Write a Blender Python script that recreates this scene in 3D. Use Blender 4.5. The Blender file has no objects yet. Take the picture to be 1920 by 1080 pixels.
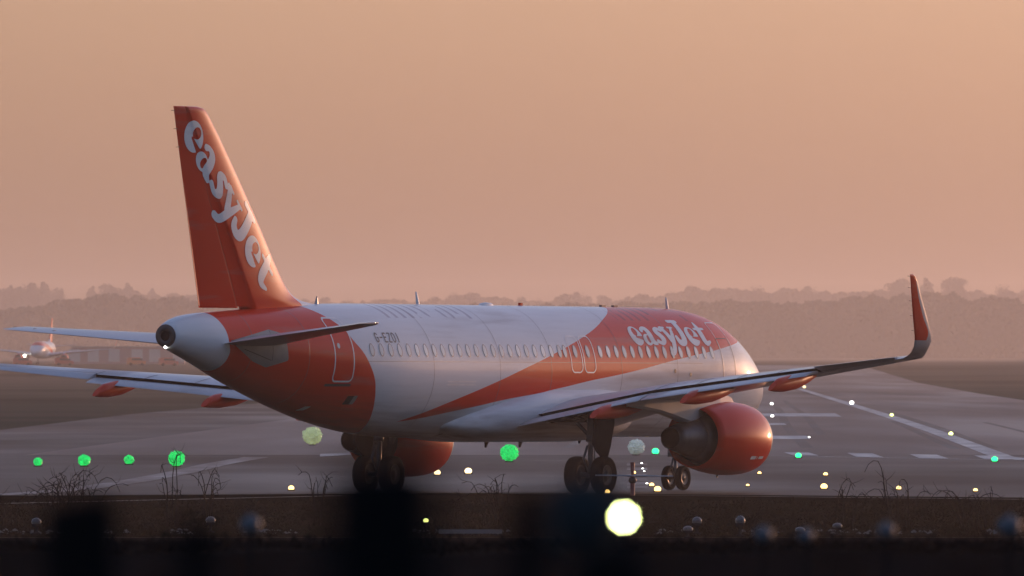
import bpy, bmesh, math, random
import numpy as np
from mathutils import Matrix, Vector
random.seed(7); rng = np.random.default_rng(11)
D = bpy.data; SC = bpy.context.scene; COL = SC.collection
R = math.radians
# ------------------------------------------------------------------ camera
FPX, HY, CH = 27794.0, 672.47, 4.2153          # focal in photo pixels, horizon row, camera height
cam = D.cameras.new("camera"); camo = D.objects.new("camera", cam); COL.objects.link(camo); SC.camera = camo
camo.location = (0, 0, CH); camo.rotation_euler = (R(90), 0, 0)
cam.sensor_width = 36; cam.lens = 36 * FPX / 1920; cam.shift_y = (HY - 540) / 1920
cam.clip_start = 1.0; cam.clip_end = 30000
cam.dof.use_dof = True; cam.dof.focus_distance = 470; cam.dof.aperture_fstop = 8.5; cam.dof.aperture_blades = 8
cam.dof.aperture_rotation = R(10)
# ------------------------------------------------------------------ sky and sun
SUN_AZ, SUN_EL = 37, 3.0
world = D.worlds.new("World"); SC.world = world; world.use_nodes = True
wn, wl = world.node_tree.nodes, world.node_tree.links
sky = wn.new("ShaderNodeTexSky"); sky.sky_type = 'NISHITA'; sky.sun_disc = False
sky.sun_elevation = R(SUN_EL); sky.sun_rotation = R(SUN_AZ); sky.altitude = 50
sky.air_density = 1.05; sky.dust_density = 2.5; sky.ozone_density = 3.5
tint = wn.new("ShaderNodeMix"); tint.data_type = 'RGBA'; tint.blend_type = 'MULTIPLY'; tint.inputs[0].default_value = 1
tint.inputs[7].default_value = (1.0, 0.87, 0.945, 1)
hs = wn.new("ShaderNodeHueSaturation"); hs.inputs['Saturation'].default_value = .72; wl.new(sky.outputs[0], hs.inputs['Color']); wl.new(hs.outputs[0], tint.inputs[6]); wl.new(tint.outputs[2], wn["Background"].inputs[0])
wn["Background"].inputs[1].default_value = 0.15
sl = D.lights.new("sun", 'SUN'); sl.energy = 0.42; sl.angle = R(0.6); sl.color = (1.0, .47, .24)
so = D.objects.new("sun", sl); COL.objects.link(so)
sd = Vector((math.sin(R(SUN_AZ)) * math.cos(R(SUN_EL)), math.cos(R(SUN_AZ)) * math.cos(R(SUN_EL)), math.sin(R(SUN_EL))))
so.rotation_euler = sd.to_track_quat('Z', 'Y').to_euler()
SC.view_settings.view_transform = 'Standard'; SC.view_settings.look = 'None'
SC.view_settings.exposure = 1.84; SC.view_settings.gamma = 1
HAZE_DENSITY, HAZE_COLOR, HAZE_ANISO = 0.000085, (1, .88, .78, 1), .6
SC.cycles.volume_bounces = 1; SC.cycles.max_bounces = 8; SC.cycles.sample_clamp_indirect = 6
try: SC.cycles.use_denoising = True
except Exception: pass

# ------------------------------------------------------------------ helpers
def link(o, parent=None):
    COL.objects.link(o)
    if parent: o.parent = parent
    return o
def tag(o, label=None, cat=None, group=None, kind=None):
    if label: o['label'] = label
    if cat: o['category'] = cat
    if group: o['group'] = group
    if kind: o['kind'] = kind
    return o
def empty(name, loc=(0, 0, 0), rz=0, **k):
    o = link(D.objects.new(name, None)); o.location = loc; o.rotation_euler = (0, 0, rz); o.empty_display_size = .5
    return tag(o, **k)
class MB:
    """collects vertices and faces; build() links them as one mesh object"""
    def __init__(s): s.v = []; s.f = []; s.m = []; s.sm = []
    def add(s, vs, fs, mi=0, smooth=True):
        b = len(s.v); s.v += [tuple(map(float, p)) for p in vs]
        for f in fs: s.f.append([b + i for i in f]); s.m.append(mi); s.sm.append(smooth)
        return s
    def loft(s, rings, closed=True, caps=(False, False), mi=0, smooth=True):
        n = len(rings[0]); vs = [p for r in rings for p in r]; fs = []
        for i in range(len(rings) - 1):
            for j in range(n if closed else n - 1):
                k = (j + 1) % n
                fs.append([i * n + j, i * n + k, (i + 1) * n + k, (i + 1) * n + j])
        s.add(vs, fs, mi, smooth)
        b = len(s.v) - len(vs)
        if caps[0]: s.f.append([b + j for j in range(n)][::-1]); s.m.append(mi); s.sm.append(False)
        if caps[1]: s.f.append([b + (len(rings) - 1) * n + j for j in range(n)]); s.m.append(mi); s.sm.append(False)
        return s
    def tube(s, pts, rad, n=10, mi=0, caps=True):
        pts = [Vector(p) for p in pts]; rad = rad if hasattr(rad, '__len__') else [rad] * len(pts); rings = []
        for i, p in enumerate(pts):
            d = (pts[min(i + 1, len(pts) - 1)] - pts[max(i - 1, 0)]).normalized()
            a = d.cross(Vector((0, 0, 1))) if abs(d.z) < .9 else d.cross(Vector((1, 0, 0)))
            a.normalize(); b = d.cross(a)
            rings.append([p + (a * math.cos(t) + b * math.sin(t)) * rad[i] for t in [2 * math.pi * k / n for k in range(n)]])
        return s.loft(rings, True, (caps, caps), mi)
    def box(s, c, d, mi=0, bev=0.0, rot=None):
        x, y, z = [v / 2 for v in d]; b = min(bev, x * .9, y * .9)
        if b > 0: prof = [(-x + b, -y), (x - b, -y), (x, -y + b), (x, y - b), (x - b, y), (-x + b, y), (-x, y - b), (-x, -y + b)]
        else: prof = [(-x, -y), (x, -y), (x, y), (-x, y)]
        M = rot or Matrix.Identity(3)
        rings = [[Vector(c) + M @ Vector((px, py, zz)) for px, py in prof] for zz in (-z, z)]
        return s.loft(rings, True, (True, True), mi, False)
    def revolve(s, prof, org, ax=0, n=48, mi=0, smooth=True, caps=(False, False)):
        """profile [(along axis, radius)] about local x (ax 0), y (1) or z (2)"""
        rings = []
        for a, r in prof:
            ring = []
            for k in range(n):
                t = 2 * math.pi * k / n; c_, s_ = r * math.cos(t), r * math.sin(t)
                ring.append((org[0] + a, org[1] + c_, org[2] + s_) if ax == 0 else (org[0] + s_, org[1] + a, org[2] + c_) if ax == 1 else (org[0] + c_, org[1] + s_, org[2] + a))
            rings.append(ring)
        return s.loft(rings, True, caps, mi, smooth)
    def build(s, name, mats, parent=None, weld=0.0, fixn=False, **k):
        me = D.meshes.new(name); me.from_pydata(s.v, [], s.f)
        for m in (mats if isinstance(mats, (list, tuple)) else [mats]): me.materials.append(m)
        me.polygons.foreach_set('material_index', s.m); me.polygons.foreach_set('use_smooth', s.sm)
        if weld or fixn:
            bm = bmesh.new(); bm.from_mesh(me)
            if weld: bmesh.ops.remove_doubles(bm, verts=bm.verts, dist=weld)
            if fixn: bmesh.ops.recalc_face_normals(bm, faces=bm.faces)
            bm.to_mesh(me); bm.free()
        me.update()
        return tag(link(D.objects.new(name, me), parent), **k)

def interp(x, X, Y): return float(np.interp(x, X, Y))
def pch(x, X, Y):
    X = np.array(X, float); Y = np.array(Y, float); h = np.diff(X); d = np.diff(Y) / h; m = np.zeros_like(Y)
    for i in range(1, len(X) - 1):
        if d[i - 1] * d[i] > 0:
            w1 = 2 * h[i] + h[i - 1]; w2 = h[i] + 2 * h[i - 1]; m[i] = (w1 + w2) / (w1 / d[i - 1] + w2 / d[i])
    m[0] = d[0]; m[-1] = d[-1]
    x = np.clip(x, X[0], X[-1]); i = np.clip(np.searchsorted(X, x, side='right') - 1, 0, len(X) - 2); t = (x - X[i]) / h[i]
    return (2*t**3-3*t**2+1)*Y[i] + (t**3-2*t**2+t)*h[i]*m[i] + (-2*t**3+3*t**2)*Y[i+1] + (t**3-t**2)*h[i]*m[i+1]

# ------------------------------------------------------------------ materials
def nt(name):
    m = D.materials.new(name); m.use_nodes = True; t = m.node_tree; return m, t.nodes, t.links, t.nodes["Principled BSDF"]
def setp(b, **k):
    for a, v in k.items():
        i = b.inputs.get(a.replace('_', ' '))
        if i is not None: i.default_value = v
def c4(c): return (c[0], c[1], c[2], 1)
def noise_mix(n, l, coord, c1, c2, scale, lo=.35, hi=.65, detail=5, stretch=(1, 1, 1)):
    mp = n.new("ShaderNodeMapping"); mp.inputs['Scale'].default_value = stretch; l.new(coord, mp.inputs[0])
    nz = n.new("ShaderNodeTexNoise"); nz.inputs['Scale'].default_value = scale; nz.inputs['Detail'].default_value = detail
    l.new(mp.outputs[0], nz.inputs['Vector'])
    mr = n.new("ShaderNodeMapRange"); mr.inputs[1].default_value = lo; mr.inputs[2].default_value = hi; l.new(nz.outputs[0], mr.inputs[0])
    mx = n.new("ShaderNodeMix"); mx.data_type = 'RGBA'; l.new(mr.outputs[0], mx.inputs[0])
    for i, c in ((6, c1), (7, c2)):
        if isinstance(c, tuple): mx.inputs[i].default_value = c4(c)
        else: l.new(c, mx.inputs[i])
    return mx.outputs[2], mr.outputs[0]
def mat(name, col, rough=.5, metal=0.0, vary=.25, scale=3.0, coat=0.0, spec=.5, stretch=(1, 1, 1), bump=0.0):
    m, n, l, b = nt(name); tc = n.new("ShaderNodeTexCoord")
    c2 = tuple(v * (1 - vary) for v in col)
    o, f = noise_mix(n, l, tc.outputs['Object'], col, c2, scale, .3, .75, 6, stretch)
    l.new(o, b.inputs['Base Color']); setp(b, Roughness=rough, Metallic=metal, Coat_Weight=coat, Coat_Roughness=.08, Specular_IOR_Level=spec)
    mr = n.new("ShaderNodeMapRange"); mr.inputs[3].default_value = rough * .85; mr.inputs[4].default_value = min(1, rough * 1.2)
    l.new(f, mr.inputs[0]); l.new(mr.outputs[0], b.inputs['Roughness'])
    if bump:
        bp = n.new("ShaderNodeBump"); bp.inputs['Strength'].default_value = bump; bp.inputs['Distance'].default_value = .05
        l.new(f, bp.inputs['Height']); l.new(bp.outputs[0], b.inputs['Normal'])
    return m
def emit(name, col, strength, speckle=0.0):
    m, n, l, b = nt(name); setp(b, Base_Color=c4(col), Emission_Color=c4(col), Emission_Strength=strength, Roughness=.3)
    if speckle:
        tc = n.new("ShaderNodeTexCoord"); v = n.new("ShaderNodeTexNoise"); v.inputs['Scale'].default_value = speckle; v.inputs['Detail'].default_value = 4
        v.inputs['Distortion'].default_value = 2.5
        mr = n.new("ShaderNodeMapRange"); mr.inputs[1].default_value = .4; mr.inputs[2].default_value = .62
        mr.inputs[3].default_value = strength * .3; mr.inputs[4].default_value = strength * 1.9
        l.new(tc.outputs['Object'], v.inputs['Vector']); l.new(v.outputs[0], mr.inputs[0]); l.new(mr.outputs[0], b.inputs['Emission Strength'])
    return m
def curve_node(n, l, src, pts, xr, yr):
    """y = f(x) through a float curve; pts in real units"""
    mr = n.new("ShaderNodeMath"); mr.operation = 'DIVIDE'; mr.inputs[1].default_value = xr; l.new(src, mr.inputs[0])
    fc = n.new("ShaderNodeFloatCurve"); cu = fc.mapping.curves[0]; pts = sorted(pts)
    pts = [(0, pts[0][1])] + pts + [(xr, pts[-1][1])]
    while len(cu.points) < len(pts): cu.points.new(.5, .5)
    for p, (x, y) in zip(cu.points, pts): p.location = (x / xr, y / yr); p.handle_type = 'AUTO_CLAMPED'
    fc.mapping.update(); l.new(mr.outputs[0], fc.inputs['Value'])
    mm = n.new("ShaderNodeMath"); mm.operation = 'MULTIPLY'; mm.inputs[1].default_value = yr; l.new(fc.outputs[0], mm.inputs[0])
    return mm.outputs[0]
def mth(n, l, op, a, b):
    m = n.new("ShaderNodeMath"); m.operation = op
    for i, v in enumerate((a, b)):
        if isinstance(v, (int, float)): m.inputs[i].default_value = v
        else: l.new(v, m.inputs[i])
    return m.outputs[0]
ORANGE = (0.68, 0.034, 0.007); WHITE = (0.71, 0.73, 0.74)
def paint_finish(n, l, b, tc, colour):
    """airliner paint: clear gloss, faint panel-to-panel unevenness, grime streaks along the airflow"""
    o, f = noise_mix(n, l, tc, colour, (0.30, 0.25, 0.22), .8, .56, .95, 8, (.25, 1, 2.2))
    l.new(o, b.inputs['Base Color'])
    setp(b, Roughness=.38, Coat_Weight=.28, Coat_Roughness=.03, Specular_IOR_Level=.05)
    nz = n.new("ShaderNodeTexNoise"); nz.inputs['Scale'].default_value = 1.3; nz.inputs['Detail'].default_value = 3
    l.new(tc, nz.inputs['Vector'])
    bp = n.new("ShaderNodeBump"); bp.inputs['Strength'].default_value = .05; bp.inputs['Distance'].default_value = .015
    l.new(nz.outputs[0], bp.inputs['Height']); l.new(bp.outputs[0], b.inputs['Normal']); l.new(bp.outputs[0], b.inputs['Coat Normal'])
def livery_mat():
    m, n, l, b = nt("airliner_livery"); tc = n.new("ShaderNodeTexCoord"); sp = n.new("ShaderNodeSeparateXYZ"); l.new(tc.outputs['Object'], sp.inputs[0])
    s, z = sp.outputs[0], sp.outputs[2]
    cone = curve_node(n, l, z, [(3.6, 35.05), (3.85, 34.95), (4.3, 34.92), (4.64, 35.03), (5.04, 35.12), (5.35, 35.23), (5.6, 35.3)], 8, 40)
    tail = curve_node(n, l, z, [(1.75, 25.9), (2.03, 26.5), (2.35, 26.92), (2.71, 27.27), (3.17, 27.6), (3.53, 27.81), (3.99, 28.16), (4.39, 28.49), (4.71, 28.83), (5.12, 29.14), (5.43, 29.5), (5.66, 29.8), (5.8, 29.9), (6, 29.95)], 8, 40)
    zup = curve_node(n, l, s, [(8, 6.8), (9.6, 6.5), (10.2, 5.95), (11.1, 5.72), (12.11, 5.48), (13.27, 5.17), (14.53, 4.86), (15.63, 4.6), (16.63, 4.37), (17.57, 4.15), (18.58, 3.92), (19.53, 3.69), (21.29, 3.27), (22.93, 2.88), (24.36, 2.51), (25.38, 2.24), (26, 2.0)], 40, 8)
    zlo = curve_node(n, l, s, [(0, 5.25), (2, 5.0), (3.4, 4.81), (5.01, 4.62), (6.01, 4.5), (7.4, 4.35), (9.19, 4.14), (10.94, 3.91), (12.64, 3.71), (14.31, 3.54), (15.91, 3.34), (18.35, 3.06), (19.25, 2.97), (20.12, 2.87), (20.94, 2.76), (22.61, 2.56), (24.19, 2.36), (25.38, 2.24), (26, 2.2)], 40, 8)
    g = lambda a, c: mth(n, l, 'GREATER_THAN', a, c)
    sw = mth(n, l, 'MULTIPLY', g(zup, z), g(z, zlo)); tl = mth(n, l, 'MULTIPLY', g(s, tail), g(cone, s))
    mask = mth(n, l, 'MAXIMUM', sw, tl)
    mx = n.new("ShaderNodeMix"); mx.data_type = 'RGBA'; l.new(mask, mx.inputs[0]); mx.inputs[6].default_value = c4(WHITE); mx.inputs[7].default_value = c4(ORANGE)
    # dew wiped off in short streaks over the frames of the roof: stays with the paint
    mp = n.new("ShaderNodeMapping"); mp.inputs['Scale'].default_value = (1, .35, .35); mp.inputs['Rotation'].default_value = (0, 0, .0); l.new(tc.outputs['Object'], mp.inputs[0])
    wv = n.new("ShaderNodeTexWave"); wv.inputs['Scale'].default_value = .6; wv.inputs['Distortion'].default_value = 1.2; wv.inputs['Detail'].default_value = 2
    l.new(mp.outputs[0], wv.inputs['Vector'])
    nz = n.new("ShaderNodeTexNoise"); nz.inputs['Scale'].default_value = .7; l.new(tc.outputs['Object'], nz.inputs['Vector'])
    st = mth(n, l, 'MULTIPLY', g(wv.outputs[1], .72), g(nz.outputs[0], .47)); st = mth(n, l, 'MULTIPLY', st, g(z, 5.45))
    st = mth(n, l, 'MULTIPLY', st, g(26.0, s)); st = mth(n, l, 'MULTIPLY', st, g(s, 6.0)); gap = mth(n, l, 'MAXIMUM', g(11.2, s), g(s, 20.5)); st = mth(n, l, 'MULTIPLY', st, gap)
    dk = n.new("ShaderNodeMix"); dk.data_type = 'RGBA'; dk.blend_type = 'MULTIPLY'; l.new(mth(n, l, 'MULTIPLY', st, .8), dk.inputs[0]); l.new(mx.outputs[2], dk.inputs[6]); dk.inputs[7].default_value = (.55, .5, .55, 1)
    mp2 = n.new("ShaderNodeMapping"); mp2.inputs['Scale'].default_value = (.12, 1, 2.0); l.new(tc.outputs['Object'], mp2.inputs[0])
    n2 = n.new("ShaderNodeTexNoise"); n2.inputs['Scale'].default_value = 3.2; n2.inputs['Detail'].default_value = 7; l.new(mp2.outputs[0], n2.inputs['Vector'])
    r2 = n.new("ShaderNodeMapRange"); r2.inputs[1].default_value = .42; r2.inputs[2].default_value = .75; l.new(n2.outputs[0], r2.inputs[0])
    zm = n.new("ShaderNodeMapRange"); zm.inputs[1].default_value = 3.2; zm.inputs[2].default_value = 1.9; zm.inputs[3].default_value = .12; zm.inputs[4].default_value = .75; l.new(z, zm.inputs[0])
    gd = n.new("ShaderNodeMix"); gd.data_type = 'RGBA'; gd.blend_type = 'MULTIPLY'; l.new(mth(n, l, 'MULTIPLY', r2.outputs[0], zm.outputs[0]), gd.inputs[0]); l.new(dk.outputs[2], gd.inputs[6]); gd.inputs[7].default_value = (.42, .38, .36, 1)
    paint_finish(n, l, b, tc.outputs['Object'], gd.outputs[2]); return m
def fin_mat():
    m, n, l, b = nt("fin_livery"); tc = n.new("ShaderNodeTexCoord"); sp = n.new("ShaderNodeSeparateXYZ"); l.new(tc.outputs['Object'], sp.inputs[0])
    f = curve_node(n, l, sp.outputs[2], [(5.0, 29.3), (5.75, 29.62), (6.3, 30.36), (6.8, 30.6), (7.2, 28.0)], 14, 40)
    mask = mth(n, l, 'GREATER_THAN', sp.outputs[0], f)
    mx = n.new("ShaderNodeMix"); mx.data_type = 'RGBA'; l.new(mask, mx.inputs[0]); mx.inputs[6].default_value = c4(WHITE); mx.inputs[7].default_value = c4(ORANGE)
    paint_finish(n, l, b, tc.outputs['Object'], mx.outputs[2]); return m
def plain_paint(name, col):
    m, n, l, b = nt(name); tc = n.new("ShaderNodeTexCoord")
    rgb = n.new("ShaderNodeRGB"); rgb.outputs[0].default_value = c4(col); paint_finish(n, l, b, tc.outputs['Object'], rgb.outputs[0]); return m
def sharklet_mat():
    m, n, l, b = nt("sharklet_paint"); tc = n.new("ShaderNodeTexCoord"); sp = n.new("ShaderNodeSeparateXYZ"); l.new(tc.outputs['Object'], sp.inputs[0])
    le = curve_node(n, l, sp.outputs[2], [(4.9, 21.55), (5.5, 22.08), (6.1, 22.55), (6.7, 22.88), (7, 23.0)], 8, 40)
    mask = mth(n, l, 'MULTIPLY', mth(n, l, 'GREATER_THAN', sp.outputs[0], le), mth(n, l, 'GREATER_THAN', sp.outputs[2], 4.76))
    mx = n.new("ShaderNodeMix"); mx.data_type = 'RGBA'; l.new(mask, mx.inputs[0]); mx.inputs[6].default_value = (.45, .45, .46, 1); mx.inputs[7].default_value = (.60, .035, .010, 1)
    paint_finish(n, l, b, tc.outputs['Object'], mx.outputs[2]); return m
M = {}
M['livery'] = livery_mat(); M['fin'] = fin_mat(); M['sharklet'] = sharklet_mat()
M['orange'] = plain_paint("orange_paint", ORANGE); M['white'] = plain_paint("white_paint", WHITE)
M['wing'] = plain_paint("grey_wing_paint", (.50, .51, .53)); M['pod'] = plain_paint("red_pod_paint", (.60, .04, .010))
M['letter'] = plain_paint("white_lettering", (.78, .78, .76)); M['black'] = mat("black_lettering", (.02, .02, .022), .4)
M['dark'] = mat("cavity_shade", (.008, .008, .009), .9, spec=.05); M['metal'] = mat("bare_metal", (.34, .33, .33), .34, .9, .2)  # cavity colour is near black: the shade of hollows is painted in
M['exhaust'] = mat("exhaust_metal", (.085, .084, .088), .42, .4, .3, 6); M['gear'] = mat("gear_paint", (.12, .13, .14), .45, .1, spec=.3)
M['gear_dark'] = mat("gear_door_paint", (.022, .024, .028), 1.0, 0, .3, spec=0.0); M['tyre'] = mat("tyre_rubber", (.008, .008, .009), .9, 0, .3, 8, spec=.08)
M['rim'] = mat("wheel_rim", (.09, .08, .075), .4, .5); M['grey'] = mat("fairing_grey", (.26, .26, .25), .45, 0, .2)
M['tube'] = mat("apu_metal", (.045, .045, .048), .4, .5); mg, n_, l_, b_ = nt("pane_glint"); oi = n_.new("ShaderNodeObjectInfo"); cr = n_.new("ShaderNodeValToRGB"); l_.new(oi.outputs['Random'], cr.inputs[0])
cr.color_ramp.elements[0].color = (.42, .40, .36, 1); cr.color_ramp.elements[1].color = (.85, .80, .70, 1); l_.new(cr.outputs[0], b_.inputs['Base Color']); setp(b_, Roughness=.12, Coat_Weight=.5); M['glass'] = mg  # bright random pane tones paint in the glints on the windows
M['ring'] = mat("window_rim", (.14, .13, .14), .4, .3); M['outline'] = mat("door_outline", (.85, .84, .82), .4)
M['line'] = mat("dark_seam", (.05, .045, .05), .5)

# ------------------------------------------------------------------ airliner: lengths in metres; x = aft from the nose, y = starboard, z = up
FS=[0,.04,.1,.3,.6,1,1.5,2,2.6,3.2,4,5,6,8,22,24,26,28,30,32,34,35,36,36.8,37.2,37.45]
FT=[3.16,3.40,3.52,3.74,3.94,4.15,4.39,4.66,5.03,5.33,5.61,5.79,5.86,5.89,5.89,5.89,5.89,5.87,5.81,5.72,5.62,5.57,5.51,5.41,5.3,5.18]
FB=[3.16,2.92,2.82,2.62,2.42,2.25,2.10,2.0,1.92,1.86,1.80,1.76,1.75,1.75,1.75,1.77,1.88,2.14,2.52,2.98,3.50,3.80,4.09,4.30,4.42,4.5]
FW=[0,.20,.31,.54,.77,1.00,1.24,1.44,1.62,1.74,1.86,1.935,1.965,1.975,1.975,1.975,1.95,1.84,1.61,1.31,.98,.82,.66,.50,.42,.34]
FZ=[3.16,3.16,3.17,3.19,3.23,3.29,3.37,3.45,3.55,3.64,3.72,3.78,3.81,3.81,3.81,3.82,3.88,4.0,4.18,4.38,4.58,4.67,4.76,4.82,4.84,4.84]
def sec(s): return pch(s, FS, FT), pch(s, FS, FB), pch(s, FS, FW), pch(s, FS, FZ)
def ywall(s, z):
    t, b, w, c = sec(s); r = np.where(z > c, (z - c) / np.maximum(t - c, 1e-6), (c - z) / np.maximum(c - b, 1e-6))
    return w * np.sqrt(np.clip(1 - r * r, 0, 1))
def skin_point(s, z, off=.006):
    """point on the starboard skin, lifted a few millimetres along the normal"""
    s = np.asarray(s, float); z = np.asarray(z, float); y = ywall(s, z)
    ds = (ywall(s + .02, z) - ywall(s - .02, z)) / .04; dz = (ywall(s, z + .01) - ywall(s, z - .01)) / .02
    n = np.stack([-ds, np.ones_like(y), -dz], -1); n /= np.linalg.norm(n, axis=-1, keepdims=True)
    return np.stack([s, y, z], -1) + n * off
def patch(name, sdf, box, res, mapf, m, parent, **k):
    """surface-hugging patch of the shape where sdf < 0 (marching squares, so its edge is smooth)"""
    a0, a1, b0, b1 = box; na = max(2, int((a1 - a0) / res)) + 1; nb = max(2, int((b1 - b0) / res)) + 1
    A, B = np.meshgrid(np.linspace(a0, a1, na), np.linspace(b0, b1, nb), indexing='ij'); F = sdf(A, B)
    vs = []; idx = {}; fs = []
    def node(i, j):
        q = (i, j)
        if q not in idx: idx[q] = len(vs); vs.append((A[i, j], B[i, j]))
        return idx[q]
    def edge(p, q):
        e = (min(p, q), max(p, q))
        if e not in idx:
            p, q = e; fp, fq = F[p], F[q]; t = min(max(fp / (fp - fq), .02), .98)
            idx[e] = len(vs); vs.append((A[p] + t * (A[q] - A[p]), B[p] + t * (B[q] - B[p])))
        return idx[e]
    for i in range(na - 1):
        for j in range(nb - 1):
            c = [(i, j), (i + 1, j), (i + 1, j + 1), (i, j + 1)]; ins = [F[p] < 0 for p in c]
            if not any(ins): continue
            if all(ins): fs.append([node(*p) for p in c]); continue
            poly = []
            for q in range(4):
                p, r_ = c[q], c[(q + 1) % 4]
                if ins[q]: poly.append(node(*p))
                if ins[q] != ins[(q + 1) % 4]: poly.append(edge(p, r_))
            if len(poly) >= 3: fs.append(poly)
    if not vs: return None
    P = mapf(*np.array(vs).T); mb = MB(); mb.add(P.tolist(), fs)
    return mb.build(name, m, parent, **k)
def cap(A, B, x1, y1, r1, x2, y2, r2):
    dx, dy = x2 - x1, y2 - y1; t = np.clip(((A - x1) * dx + (B - y1) * dy) / (dx * dx + dy * dy + 1e-12), 0, 1)
    return np.hypot(A - x1 - t * dx, B - y1 - t * dy) - (r1 + (r2 - r1) * t)
def chain(A, B, pts):
    d = np.full(A.shape, 9.0)
    if len(pts) >= 4 and pts[0][2] > .03:      # round the stroke with a Catmull-Rom curve
        p = np.array([pts[0]] + list(pts) + [pts[-1]], float); q = []
        for i in range(1, len(p) - 2):
            for t in np.linspace(0, 1, 5)[:-1]: q.append(tuple(.5 * (2 * p[i] + (p[i + 1] - p[i - 1]) * t + (2 * p[i - 1] - 5 * p[i] + 4 * p[i + 1] - p[i + 2]) * t * t + (-p[i - 1] + 3 * p[i] - 3 * p[i + 1] + p[i + 2]) * t ** 3)))
        pts = q + [tuple(p[-1])]
    for p, q in zip(pts[:-1], pts[1:]): d = np.minimum(d, cap(A, B, *p, *q))
    return d
def ell(A, B, cx, cy, rx, ry, ang=0):
    c, s = math.cos(R(ang)), math.sin(R(ang)); x = (A - cx) * c + (B - cy) * s; y = -(A - cx) * s + (B - cy) * c
    return (np.sqrt((x / rx) ** 2 + (y / ry) ** 2) - 1) * min(rx, ry)
def rrect(A, B, x0, x1, y0, y1, r):
    qx = np.abs(A - (x0 + x1) / 2) - (x1 - x0) / 2 + r; qy = np.abs(B - (y0 + y1) / 2) - (y1 - y0) / 2 + r
    return np.hypot(np.maximum(qx, 0), np.maximum(qy, 0)) + np.minimum(np.maximum(qx, qy), 0) - r
def poly_sdf(A, B, P):
    d = np.full(A.shape, 99.0); ins = np.zeros(A.shape, bool)
    for (x1, y1), (x2, y2) in zip(P, P[1:] + P[:1]):
        d = np.minimum(d, cap(A, B, x1, y1, 0, x2, y2, 0)); cr = ((y1 > B) != (y2 > B)) & (A < (x2 - x1) * (B - y1) / (y2 - y1 + 1e-12) + x1); ins ^= cr
    return np.where(ins, -d, d)
def wordmark(A, B):
    """rounded heavy serif lettering of the airline, x-height 1"""
    def e(x):
        d = ell(A, B, x + .47, .5, .47, .53, 8)
        d = np.maximum(d, -ell(A, B, x + .50, .70, .155, .20, -12))
        return np.maximum(d, -chain(A, B, [(x + .46, .42, .03), (x + .80, .37, .07), (x + 1.1, .34, .13)]))
    def a(x):
        d = chain(A, B, [(x + .17, .78, .13), (x + .33, .90, .11), (x + .55, .84, .17), (x + .64, .6, .19), (x + .66, .22, .18), (x + .90, .10, .10)])
        return np.minimum(d, np.maximum(ell(A, B, x + .33, .29, .33, .31), -ell(A, B, x + .41, .32, .115, .17)))
    def s(x): return chain(A, B, [(x + .66, .80, .12), (x + .42, .89, .12), (x + .24, .73, .17), (x + .42, .53, .18), (x + .54, .30, .19), (x + .36, .11, .12), (x + .09, .20, .12)])
    def y(x):
        d = np.minimum(chain(A, B, [(x + .17, .92, .14), (x + .48, .28, .18)]), chain(A, B, [(x + .86, .92, .10), (x + .56, .18, .16), (x + .40, -.26, .15), (x + .17, -.36, .15)]))
        return np.minimum(d, np.minimum(cap(A, B, x + .03, .96, .07, x + .38, .96, .07), cap(A, B, x + .68, .96, .07, x + 1.0, .96, .07)))
    def J(x): return np.minimum(cap(A, B, x + .22, 1.36, .12, x + .82, 1.36, .12), chain(A, B, [(x + .60, 1.3, .19), (x + .60, .4, .20), (x + .42, .14, .18), (x + .16, .20, .17), (x + .08, .42, .13)]))
    def t(x): return np.minimum(chain(A, B, [(x + .36, 1.28, .09), (x + .36, .92, .18), (x + .36, .32, .19), (x + .50, .13, .15), (x + .78, .22, .08)]), cap(A, B, x + .05, .90, .09, x + .74, .92, .09))
    d = e(0)
    for q in (a(.92), s(1.90), y(2.58), J(3.46), e(4.34), t(5.24)): d = np.minimum(d, q)
    return d + .018
def stroke_text(word, adv, w, h, r):
    G = {'G': [[(.9, .85), (.6, 1), (.3, 1), (.05, .8), (.05, .2), (.3, 0), (.65, 0), (.92, .2), (.92, .48), (.55, .48)]], '-': [[(.15, .5), (.85, .5)]],
         'E': [[(.9, 1), (.08, 1), (.08, 0), (.9, 0)], [(.08, .52), (.75, .52)]], 'Z': [[(.08, 1), (.92, 1), (.08, 0), (.92, 0)]],
         'O': [[(.3, 1), (.7, 1), (.95, .8), (.95, .2), (.7, 0), (.3, 0), (.05, .2), (.05, .8), (.3, 1)]], 'I': [[(.5, 1), (.5, 0)]]}
    def f(A, B):
        d = np.full(A.shape, 9.0)
        for i, ch in enumerate(word):
            for st in G[ch]: d = np.minimum(d, chain(A, B, [(i * adv + x * w, y * h, r) for x, y in st]))
        return d
    return f

plane = empty('airliner', (7.7126, 479.585, -17.7 * .00328), label="orange and white twin-engine airliner taxiing away across the wet runway", cat="airliner")
TH = 0.50638
al = math.atan2(-math.cos(TH), -math.sin(TH)); plane.rotation_euler = (0, -.00328, al)
P = plane
# fuselage
ss = np.unique(np.concatenate([np.array([0, .015, .04, .08, .15, .25, .4, .6, .8, 1.0]), np.arange(1.2, 8, .2), np.arange(8, 22, .5), np.arange(22, 37.4, .25), [37.45]]))
mb = MB(); rings = []
for s in ss:
    t, b, w, c = [float(v) for v in sec(np.array([s]))]
    rings.append([(s, max(w, .002) * math.cos(a), c + (max(t - c, .002) if math.sin(a) > 0 else max(c - b, .002)) * math.sin(a)) for a in [2 * math.pi * k / 128 for k in range(128)]])
mb.loft(rings, True, (True, True)); mb.build('fuselage', M['livery'], P, fixn=True)
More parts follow.
